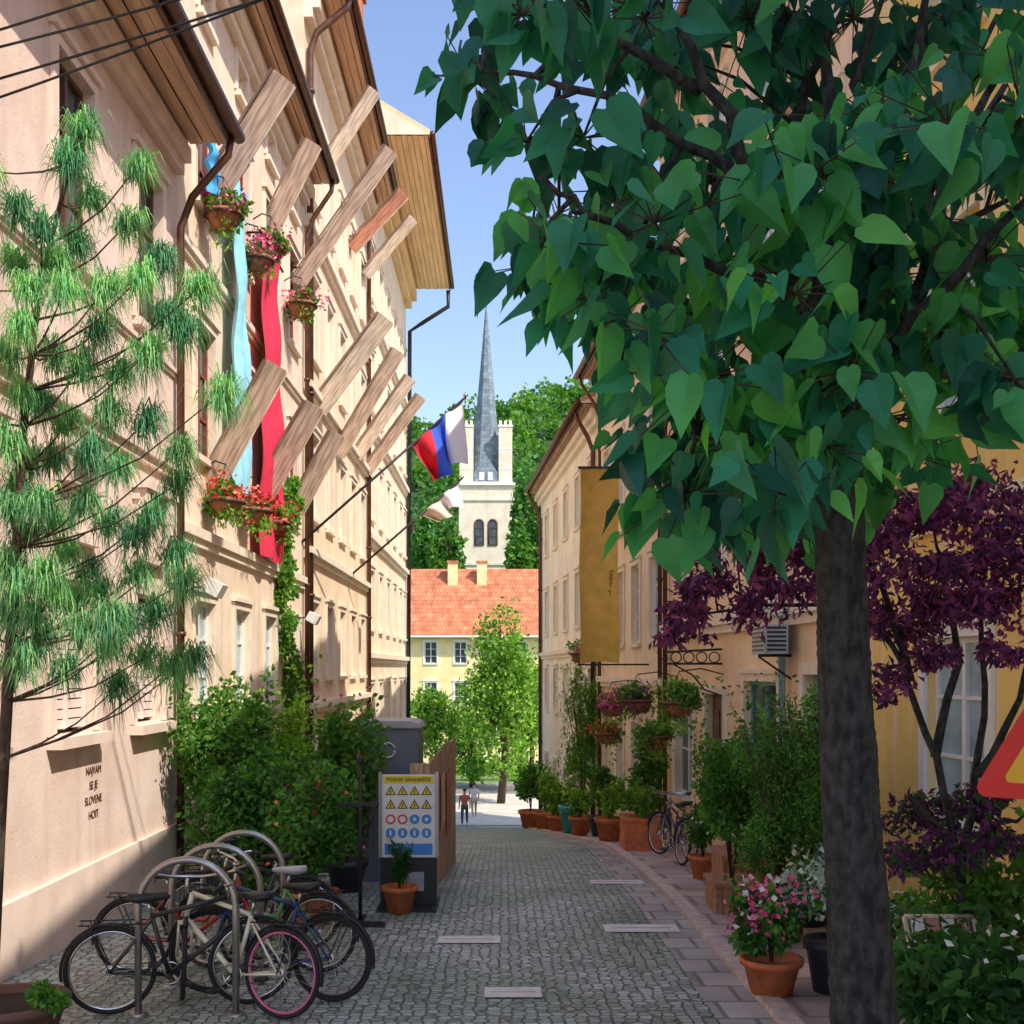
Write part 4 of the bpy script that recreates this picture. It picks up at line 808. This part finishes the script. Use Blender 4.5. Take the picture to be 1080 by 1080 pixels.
# ------------------------------------------------------------ bicycles
def bicycle(x,y,yaw,steer,fcol,rimm,label,lean=.06,basket_=False,saddle=None,step=False,grp='bicycles parked at the hoop racks'):
    z=G(y)+(.056 if x>KX(y) else .006); B0=Matrix.Translation((x,y,z))@Matrix.Rotation(math.radians(yaw),4,'Z')@Matrix.Rotation(lean,4,'X')
    E=thing('bicycle',label,'bicycle',(x,y,z),group=grp,W=B0)
    fm=plain('bike_'+'_'.join(str(int(c*99)) for c in fcol),fcol,.3,.1,.05); S=B0@Matrix.Translation((.93,0,0))@Matrix.Rotation(math.radians(steer),4,'Z')@Matrix.Translation((-.93,0,0))
    def wheel(cx,W):
        WW=W@Matrix.Translation((cx,0,.34)); m=MB(); m.ring((0,0,0),.022,.018,M_chrome,None,12,6,sq=2)
        o=m.obj('wheel',E,WW)
        m=MB(); m.ring((0,0,0),.322,.019,M_tyre,None,48,8); m.obj('tyre',o,WW)
        m=MB(); m.ring((0,0,0),.298,.011,rimm,None,48,6,sq=1.2)
        for i in range(24):
            a=2*math.pi*i/24; b=a+.35*(1 if i%2 else -1); yy=.025*(1 if (i//2)%2 else -1); m.tube([(.02*math.cos(b),yy,.02*math.sin(b)),(.295*math.cos(a),0,.295*math.sin(a))],.0016,M_chrome,3,False)
        m.obj('rim',o,WW)
    wheel(0,B0); wheel(1.05,S)
    bb=(.43,0,.28); st=(.30,0,.74); ht=(.87,0,.86); hl=(.93,0,.66)
    m=MB(); m.tube([bb,st],.018,fm,8); m.tube([bb,hl],.022,fm,8)
    if step: m.tube([(.37,0,.48),(.6,0,.47),(.9,0,.75)],.019,fm,8)
    else: m.tube([st,ht],.019,fm,8)
    m.tube([hl,ht],.021,fm,8)
    for s in (-1,1): m.tube([(bb[0],.02*s,bb[2]),(0,.06*s,.34)],.010,fm,6); m.tube([(st[0],.015*s,st[2]-.03),(0,.06*s,.34)],.009,fm,6)
    m.obj('frame',E,B0)
    m=MB(); m.tube([hl,(.945,0,.62)],.02,fm,8)
    for s in (-1,1): m.tube([(.94,.05*s,.63),(.97,.052*s,.5),(1.05,.052*s,.34)],.011,fm,6)
    m.box(.925,.965,-.06,.06,.61,.64,fm); m.obj('fork',E,S)
    m=MB(); m.tube([ht,(.855,0,.98)],.014,M_chrome,8); m.tube([(.70,-.30,1.0),(.80,-.27,1.02),(.88,-.12,.99),(.88,.12,.99),(.80,.27,1.02),(.70,.30,1.0)],.012,M_chrome,8)
    for s in (-1,1): m.tube([(.70,.30*s,1.0),(.78,.275*s,1.017)],.018,M_black,8); m.tube([(.80,.24*s,1.01),(.74,.24*s,.965)],.006,M_black,5)
    m.tube([(.87,.06,.99),(.98,.05,.85),(.95,.04,.66)],.004,M_black,4); m.obj('handlebar',E,S)
    sm=saddle or M_black; m=MB(); m.tube([st,(.275,0,.86)],.013,M_chrome,8)
    pr=[(.12,.0,.02),(.14,.075,.035),(.20,.085,.04),(.28,.06,.035),(.36,.025,.028),(.42,.018,.02),(.44,.0,.01)]; vs=[];n=10
    for (px,wy,hz_) in pr:
        for k in range(n): a=2*math.pi*k/n; vs.append((px,max(wy,.002)*math.cos(a),.885+hz_*math.sin(a)+.012*(px<.2)))
    m.add(vs,[(i*n+k,i*n+(k+1)%n,(i+1)*n+(k+1)%n,(i+1)*n+k) for i in range(len(pr)-1) for k in range(n)],sm,True); m.obj('saddle',E,B0)
    m=MB(); m.ring((.43,.035,.28),.085,.008,M_chrome,None,24,5); m.tube([(.43,-.06,.28),(.43,.06,.28)],.018,M_dkmetal,8)
    m.tube([(.43,.06,.28),(.54,.065,.16)],.009,M_chrome,6); m.tube([(.43,-.06,.28),(.32,-.065,.40)],.009,M_chrome,6); m.box(.50,.59,.07,.16,.15,.17,M_black); m.box(.28,.37,-.16,-.07,.39,.41,M_black)
    m.tube([(.43,.035,.365),(0,.035,.375)],.004,M_dkmetal,4); m.tube([(.43,.035,.195),(0,.035,.305)],.004,M_dkmetal,4); m.obj('crank',E,B0)
    m=MB(); m.ring((0,0,.34),.355,.012,M_dkmetal,None,20,6,math.radians(20),math.radians(190),sq=1.8); m.obj('mudguard',E,B0)
    m=MB(); m.ring((1.05,0,.34),.355,.012,M_dkmetal,None,16,6,math.radians(10),math.radians(130),sq=1.8); m.obj('mudguard',E,S)
    m=MB()
    for s in (-1,1): m.tube([(.26,.06*s,.70),(-.22,.07*s,.71)],.006,M_dkmetal,5); m.tube([(-.15,.07*s,.71),(0,.07*s,.34)],.005,M_dkmetal,5)
    for k in range(5): m.tube([(.2-.1*k,-.065,.71),(.2-.1*k,.065,.71)],.005,M_dkmetal,5)
    m.obj('luggage_rack',E,B0)
    if basket_:
        m=MB()
        for zz in (.72,.78,.84,.90,.95):
            e=.13+.03*(zz-.72)/.23; m.tube([(.98,-e-.03,zz),(.98+.25,-e-.03,zz),(.98+.25,e+.03,zz),(.98,e+.03,zz),(.98,-e-.03,zz)],.005,M_black,4)
        for a in np.linspace(-.14,.14,7): m.tube([(.98,a,.72),(.98,a*1.15,.95)],.003,M_black,3); m.tube([(1.23,a,.72),(1.23,a*1.15,.95)],.003,M_black,3); m.tube([(.98,a,.72),(1.23,a,.72)],.003,M_black,3)
        m.obj('basket',E,S)
M_pinkrim=plain('pink_rim',(.70,.16,.36),.4,.2,.1)
bicycle(-1.66,8.5,155,-49,(.82,.80,.58),M_pinkrim,'cream framed bicycle with pink wheel rims and turned front wheel')
bicycle(-2.97,8.62,14,10,(.03,.03,.035),M_chrome,'black city bicycle leaning against a steel hoop')
bicycle(-1.36,9.0,166,12,(.03,.07,.16),M_dkmetal,'dark blue bicycle with broad black saddle',basket_=True)
bicycle(-1.62,10.0,172,-15,(.16,.38,.12),M_chrome,'green bicycle with pale grey saddle',saddle=plain('grey_saddle',(.5,.5,.5),.5),step=True)
bicycle(-3.2,9.9,6,20,(.45,.04,.04),M_chrome,'dark red city bicycle behind the hoop racks',step=True)
bicycle(-1.9,10.9,176,15,(.05,.05,.06),M_chrome,'black bicycle at the far hoop rack',basket_=True)
bicycle(2.72,17.3,100,15,(.04,.04,.05),M_chrome,'black bicycle parked beside the planters on pavement',grp='bicycles parked on the pavement')
bicycle(2.95,18.0,104,-10,(.10,.12,.2),M_chrome,'dark blue bicycle parked beside the planters on pavement',grp='bicycles parked on the pavement')
for (px,Y) in ((197,8.62),(228,9.5),(258,10.5)):
    X=-2.39; z=G(Y); E=thing('bike_rack','brushed steel hoop bicycle rack with rounded top','bike rack',(X,Y,z),group='steel hoop bicycle racks')
    m=MB(); pts=[(X-.37,Y,z-.02),(X-.37,Y,z+.78)]+[(X-.37*math.cos(a),Y,z+.81+.37*math.sin(a)) for a in np.linspace(0.1,math.pi-.1,16)]+[(X+.37,Y,z+.78),(X+.37,Y,z-.02)]
    m.tube(pts,.027,M_steel,12); m.obj('hoop',E); m=MB()
    for s in (-1,1): m.lathe((X+.37*s,Y,z+.005),[(0,.012),(.07,.012),(.07,0)],M_steel,16)
    m.obj('base_plate',E)
# ------------------------------------------------------------ site clutter
Y=13.3; X=(431-VX)*Y/F; z=G(Y); hw=.31
E=thing('safety_board','white construction safety board with warning symbols on black stand','sign',(X,Y,z))
m=MB(); top=CZ-(817-VY)*Y/F; bot=CZ-(904-VY)*Y/F
m.box(X-hw,X+hw,Y-.01,Y+.02,bot,top,M_white); m.obj('board',E)
m=MB(); m.box(X-hw-.02,X+hw+.02,Y-.02,Y+.03,z+.01,bot-.003,M_black); m.box(X-hw-.03,X+hw+.03,Y-.35,Y+.4,z,z+.05,M_black); m.box(X-hw-.04,X-hw-.002,Y-.02,Y+.03,bot,top+.03,M_steel); m.box(X+hw+.002,X+hw+.04,Y-.02,Y+.03,bot,top+.03,M_steel)
m.box(X-.12,X+.18,Y-.03,Y-.021,z+.2,z+.42,plain('grey_plate',(.35,.36,.4),.5)); m.obj('stand',E)
M_yel=plain('sign_yellow',(.9,.66,.04),.5,0,.03); M_sred=plain('sign_red',(.8,.04,.03),.5,0,.03); M_sblu=plain('sign_blue',(.05,.28,.7),.5,0,.03)
m=MB(); yy=Y-.014
m.quad((X-hw+.02,yy,top-.1),(X+hw-.02,yy,top-.1),(X+hw-.02,yy,top-.015),(X-hw+.02,yy,top-.015),M_yel)
def disc(m,cx,cz,r,mat,y,n=20): m.add([(cx+r*math.cos(2*math.pi*k/n),y,cz+r*math.sin(2*math.pi*k/n)) for k in range(n)],[tuple(range(n))],mat)
def tri(m,cx,cz,r,mat,y): m.add([(cx-r*.87,y,cz-r*.5),(cx+r*.87,y,cz-r*.5),(cx,y,cz+r)],[(0,1,2)],mat)
for r_ in range(2):
    for c_ in range(4):
        cx_=X-.21+c_*.14; cz_=top-.2-r_*.16; tri(m,cx_,cz_,.072,M_black,yy); tri(m,cx_,cz_,.05,M_yel,yy-.002); m.box(cx_-.006,cx_+.006,yy-.005,yy-.003,cz_-.015,cz_+.025,M_black)
for c_ in range(4):
    cx_=X-.21+c_*.14; cz_=top-.52; disc(m,cx_,cz_,.058,M_sred if c_<2 else M_sblu,yy); disc(m,cx_,cz_,.038 if c_<2 else .02,M_white,yy-.002); cz_=top-.68; disc(m,cx_,cz_,.058,M_sblu,yy); m.box(cx_-.012,cx_+.012,yy-.004,yy-.002,cz_-.03,cz_+.03,M_white)
m.quad((X-hw+.03,yy,bot+.03),(X+hw-.03,yy,bot+.03),(X+hw-.03,yy,bot+.16),(X-hw+.03,yy,bot+.16),M_sblu)
m.obj('warning_symbols',E); textmesh('POZOR GRADBIŠČE',.058,M_black,basis(Vector((1,0,0)),Vector((0,0,1)),Vector((0,-1,0)),Vector((X,yy-.004,top-.058))),E)
Y=15.6; X0=(377-VX)*Y/F; X1=(441-VX)*Y/F; z=G(Y); top=CZ-(768-VY)*Y/F
E=thing('utility_cabinet','dark grey construction toilet cabin with pale rounded top','cabinet',((X0+X1)/2,Y,z)); M_gc=plain('grey_cabin',(.17,.19,.23),.55,0,.15,2)
m=MB(); m.box(X0,X1,Y,Y+1.0,z,top,M_gc)
for k in range(7): x=X0+(X1-X0)*(k+.5)/7; m.box(x-.02,x+.02,Y-.02,Y-.002,z+.1,top-.55,M_gc)
m.obj('body',E)
m=MB(); pr=[(X0-.03,0),(X0,.06),(X0+.1,.1),(X1-.1,.1),(X1,.06),(X1+.03,0)]; vs=[(x,y_,top+q) for y_ in (Y-.04,Y+1.04) for x,q in pr]; n=6; m.add(vs,[(i,i+1,n+i+1,n+i) for i in range(n-1)]+[tuple(range(n)),tuple(range(n,2*n))],plain('pale_grey_plastic',(.42,.42,.42),.5)); m.obj('roof',E)
m=MB(); cxm=(X0+X1)/2; cz_=top-.3
for k in range(3): m.ring((cxm,Y-.015,cz_),.10,.012,M_white,None,8,5,math.radians(120*k+15),math.radians(120*k+95)); a=math.radians(120*k+100); m.add([(cxm+.13*math.cos(a),Y-.02,cz_+.13*math.sin(a)),(cxm+.07*math.cos(a),Y-.02,cz_+.07*math.sin(a)),(cxm+.10*math.cos(a+.4),Y-.02,cz_+.10*math.sin(a+.4))],[(0,1,2)],M_white)
m.obj('round_emblem',E)
E=thing('site_hoarding','weathered wooden construction hoarding with torn posters','fence',(-.75,15,G(15))); m=MB(); M_h=wood('hoarding_board',(.44,.30,.20),.4)
ya=14.2
while ya<18.2:
    yb=ya+.42; xa=-.92+.03*(ya-14.2); h0=1.72+random.uniform(-.03,.03); m.add([(xa,ya,G(ya)),(xa+.03,ya,G(ya)),(xa+.042,yb,G(yb)),(xa+.012,yb,G(yb)),(xa,ya,G(14.2)+h0),(xa+.03,ya,G(14.2)+h0),(xa+.042,yb,G(14.2)+h0-.02),(xa+.012,yb,G(14.2)+h0-.02)],[(1,2,6,5),(0,4,7,3),(4,5,6,7),(0,1,5,4),(2,3,7,6)],M_h); ya+=.432
m.box(-1.15,-.89,14.17,14.195,G(14)+.0,G(14.2)+1.65,M_h)
m.obj('boards',E)
m=MB()
for (a,b,c,d,mt) in ((14.5,15.3,.6,1.5,plain('rust_poster',(.45,.10,.07),.8,0,.4,9)),(15.5,16.2,.7,1.45,plain('brown_poster',(.6,.42,.28),.8,0,.4,9)),(16.4,17.2,.5,1.4,plain('rust_poster2',(.42,.18,.13),.8,0,.4,9))):
    xx=lambda y_:-.92+.03*(y_-14.2)+.046
    m.quad((xx(a),a,G(15)+c),(xx(b),b,G(15)+c),(xx(b),b,G(15)+d),(xx(a),a,G(15)+d),mt)
for (x0_,x1_,c,d,mt) in ((-1.13,-.92,.85,1.45,MC['rust_poster']),(-1.12,-.94,.3,.75,MC['brown_poster'])): m.quad((x0_,14.165,G(14)+c),(x1_,14.165,G(14)+c),(x1_,14.165,G(14)+d),(x0_,14.165,G(14)+d),mt)
m.obj('poster',E)
E=thing('site_fence_panel','dark mesh covered construction fence panel','fence',(-1.9,16,G(16))); m=MB(); m.box(-2.55,-1.85,15.9,15.95,G(16)+.1,G(16)+2.0,plain('dark_mesh',(.09,.07,.07),.8))
for x in (-2.6,-1.83): m.tube([(x,15.92,G(16)),(x,15.92,G(16)+2.1)],.022,M_steel,8)
m.tube([(-2.6,15.92,G(16)+2.08),(-1.83,15.92,G(16)+2.08)],.02,M_steel,8); m.obj('panel',E)
Y=12.1; X=(380-VX)*Y/F; z=G(Y)+.008; E=thing('iron_stand','black iron pole stand with crossed flat feet','stand',(X,Y,z)); m=MB(); m.tube([(X,Y,z+.03),(X,Y,z+1.75)],.022,M_dkmetal,8); m.lathe((X,Y,z+1.72),[(0,0),(.04,.03),(.04,.07),(0,.1)],M_dkmetal,10); m.obj('pole',E)
m=MB(); m.box(X-.26,X+.26,Y-.035,Y+.035,z+.004,z+.05,M_dkmetal); m.box(X-.035,X+.035,Y-.26,Y+.26,z+.052,z+.075,M_dkmetal); m.obj('foot',E)
m=MB(); m.box(X-.24,X+.2,Y-.015,Y+.015,z+1.28,z+1.32,M_dkmetal); m.tube([(X,Y,z+1.0),(X+.12,Y,z+1.12),(X+.18,Y,z+1.28)],.012,M_dkmetal,6); m.obj('cross_arm',E)
# triangular warning sign
Y=5.2; X=P(1101,0,Y).x; z=G(Y); zb=CZ-(842-VY)*Y/F-.02; a=math.radians(40)
E=thing('warning_sign','red bordered triangular warning sign with yellow centre on post','road sign',(X+.14,Y,z)); Ms=basis(Vector((math.cos(a),-math.sin(a),0)),Vector((math.sin(a),math.cos(a),0)),Vector((0,0,1)),Vector((X+.14,Y,zb)))
def rtri(s,h,r,yv,z0=0):
    cs=[(-s+r*1.73,z0+r),(s-r*1.73,z0+r),(0,z0+h-2*r)]; o=[]
    for i,(cx_,cz_) in enumerate(cs):
        st_={0:-210,1:-90,2:30}[i]
        for k in range(7): b=math.radians(st_+20*k); o.append((cx_+r*math.cos(b),yv,cz_+r*math.sin(b)))
    return o
m=MB(); o1=rtri(.46,.8,.045,-.012); o2=rtri(.46,.8,.045,.012); n=len(o1); m.add(o1+o2,[tuple(range(n)),tuple(range(n,2*n))[::-1]]+[(i,(i+1)%n,n+(i+1)%n,n+i) for i in range(n)],M_sred)
o3=rtri(.315,.55,.025,-.0145,.075); m.add(o3,[tuple(range(len(o3)))],plain('sign_amber',(.95,.50,.04),.5,0,.03)); m.obj('sign_plate',E,Ms)
m=MB(); m.tube([(0,-.017,.2),(0,-.017,.23)],.03,M_black,10); m.box(-.025,.025,-.018,-.0155,.27,.48,M_black); m.obj('symbol',E,Ms)
m=MB(); m.tube([(X+.17,Y+.05,z),(X+.17,Y+.05,zb+.75)],.03,M_steel,12); m.obj('post',E)
E=thing('deck_chair','striped white folding deck chair behind the dark shrubs','chair',(2.65,7.1,G(7.1))); Mw=basis(Vector((1,0,0)),Vector((0,.5,.86)),Vector((0,-.86,.5)),Vector((2.65,7.15,G(7.1)+.45)))
m=MB()
for k in range(5): m.box(.02+k*.1,.10+k*.1,0,.6,-.01,.01,M_white if k%2==0 else plain('pink_stripe',(.6,.25,.25),.7),Mw)
m.obj('backrest',E)
m=MB()
for x in (2.64,3.18): m.tube([(x,7.0,G(7)),(x,7.15,G(7)+.45),(x,7.47,G(7)+.98)],.018,M_plank2,6); m.tube([(x,7.6,G(7)),(x,6.9,G(7)+.45)],.018,M_plank2,6)
m.tube([(2.64,7.47,G(7)+.98),(3.18,7.47,G(7)+.98)],.018,M_plank2,6); m.obj('chair_frame',E)
def wl(x,y,z,dx,label):
    E=thing('wall_lamp',label,'lamp',(x,y,z),group='lamps fixed to facades'); m=MB(); m.tube([(x,y,z),(x+dx*.25,y,z+.03)],.015,M_dkmetal,6); m.obj('bracket',E)
    m=MB(); M=Matrix.Translation((x+dx*.33,y,z))@Matrix.Rotation(.5*dx,4,'Y'); m.box(-.12,.12,-.15,.15,-.1,.1,M_white,M); m.box(-.09,.09,-.12,.12,-.115,-.101,M_glassb,M); m.obj('lamp_head',E)
wl(LX,15.7,CZ-(620-VY)*15.7/F,1,'white floodlight fixed to the cream facade'); wl(LX,23.9,CZ-(652-VY)*23.9/F,1,'white camera lamp fixed beside the downpipe')
wl(RX(15.6),15.6,3.45,-1,'white lamp box above the shop door')
Y=15.9; X=RX(Y)-.3; E=thing('shop_awning_unit','pale grey ventilation unit on wall brackets','air conditioner',(X,Y,3.0)); m=MB(); m.box(X-.16,X+.16,Y-.4,Y+.4,2.8,3.2,plain('grey_unit',(.36,.42,.46),.5))
for k in range(6): m.box(X-.166,X-.161,Y-.35,Y+.35,2.84+k*.06,2.87+k*.06,M_dkmetal); m.box(X-.13,X+.13,Y-.406,Y-.401,2.84+k*.06,2.87+k*.06,M_dkmetal)
m.obj('housing',E); m=MB(); m.tube([(X-.16,Y,2.78),(RX(Y),Y,2.78)],.02,M_dkmetal,6); m.tube([(X-.16,Y,2.77),(RX(Y),Y,2.45)],.015,M_dkmetal,6); m.obj('bracket',E)
Y=19.6; X=RX(Y); z=CZ+(VY-700)*Y/F; E=thing('iron_sign_arm','ornate black wrought iron sign bracket on the facade','sign bracket',(X,Y,z)); m=MB(); m.tube([(X,Y,z),(X-.95,Y,z)],.02,M_dkmetal,6); m.tube([(X,Y,z+.25),(X-.95,Y,z+.2)],.02,M_dkmetal,6); m.tube([(X,Y,z-.55),(X-.3,Y,z-.45),(X-.5,Y,z-.2),(X-.85,Y,z)],.015,M_dkmetal,6)
for k in range(4): m.ring((X-.13-.22*k,Y,z+.11),.09,.012,M_dkmetal,None,16,5)
m.obj('arm',E)
# ------------------------------------------------------------ people
skinm=plain('skin',(.55,.32,.22),.6,0,.05); hairm=plain('hair',(.04,.025,.02),.7)
def skinobj(name,pts,edges,mat,parent,W):
    me=bpy.data.meshes.new(name); me.from_pydata([p[:3] for p in pts],edges,[]); me.materials.append(mat); o=mkobj(name,me,parent,W)
    md=o.modifiers.new('skin','SKIN'); md.use_smooth_shade=True
    if not me.skin_vertices: 
        return o
    sv=me.skin_vertices[0].data
    for i,p in enumerate(pts): sv[i].radius=(p[3],p[3] if len(p)<5 else p[4]); sv[i].use_root=(i==0)
    s=o.modifiers.new('sub','SUBSURF'); s.levels=1; s.render_levels=2
    return o
def person(px,Y,h,yaw,top,bottom,label,stride=.14):
    z=G(Y) if Y<54 else zf+.075; x=(px-VX)*Y/F; k=h/1.75; W=Matrix.Translation((x,Y,z))@Matrix.Rotation(yaw,4,'Z')@Matrix.Scale(k,4)
    E=thing('person',label,'person',(x,Y,z),group='people walking at the end of the street'); s=stride
    pts=[(0,0,.95,.14,.11),(0,0,1.15,.125,.1),(0,0,1.36,.15,.11),(0,0,1.48,.06),(0,.01,1.55,.055),(0,.02,1.66,.085,.1),(0,.02,1.73,.06),
      (.10,0,.9,.085),(.11,s,.50,.06),(.11,s*.6,.10,.04),(.11,s*.6+.13,.03,.035),(-.10,0,.9,.085),(-.11,-s*.4,.50,.06),(-.11,-s*1.6,.12,.04),(-.11,-s*1.6+.13,.04,.035),
      (.20,0,1.42,.055),(.25,-.03,1.15,.043),(.26,.06,.9,.032),(.26,.09,.80,.035),(-.20,0,1.42,.055),(-.25,.03,1.15,.043),(-.26,.12,.92,.032),(-.26,.15,.82,.035)]
    ed=[(0,1),(1,2),(2,3),(3,4),(4,5),(5,6),(0,7),(7,8),(8,9),(9,10),(0,11),(11,12),(12,13),(13,14),(2,15),(15,16),(16,17),(17,18),(2,19),(19,20),(20,21),(21,22)]
    skinobj('body',pts,ed,skinm,E,W)
    f=1.18
    sh=[pts[1],pts[0],pts[2],(0,0,1.45,.08),pts[15],(.235,-.02,1.25,.05),pts[19],(-.235,.02,1.25,.05)]; sh=[(p[0],p[1],p[2])+tuple(r*f for r in p[3:]) for p in sh]
    skinobj('shirt',sh,[(0,1),(0,2),(2,3),(2,4),(4,5),(2,6),(6,7)],top,E,W)
    tr=[pts[0],pts[7],pts[8],pts[9],pts[11],pts[12],pts[13]]; tr=[(p[0],p[1],p[2]-(.02 if i==0 else 0))+tuple(r*f for r in p[3:]) for i,p in enumerate(tr)]
    skinobj('trousers',tr,[(0,1),(1,2),(2,3),(0,4),(4,5),(5,6)],bottom,E,W)
    m=MB(); vs=[];n=12
    for j in range(6):
        ph=math.pi*.55*j/5
        for i in range(n): a=2*math.pi*i/n; vs.append((.098*math.sin(ph)*math.cos(a),.005+.11*math.sin(ph)*math.sin(a),1.68+.105*math.cos(ph)))
    m.add(vs,[(j*n+i,j*n+(i+1)%n,(j+1)*n+(i+1)%n,(j+1)*n+i) for j in range(5) for i in range(n)],hairm,True); m.obj('hair',E,W)
person(490,53.5,1.72,math.pi,plain('rust_shirt',(.55,.16,.12),.8),plain('dark_jeans',(.07,.08,.14),.8),'person in rust shirt and dark trousers walking')
person(500,57,1.66,.2,plain('pale_shirt',(.6,.6,.62),.8),plain('beige_trousers',(.4,.33,.25),.8),'person in pale shirt and beige trousers walking')
print('done')
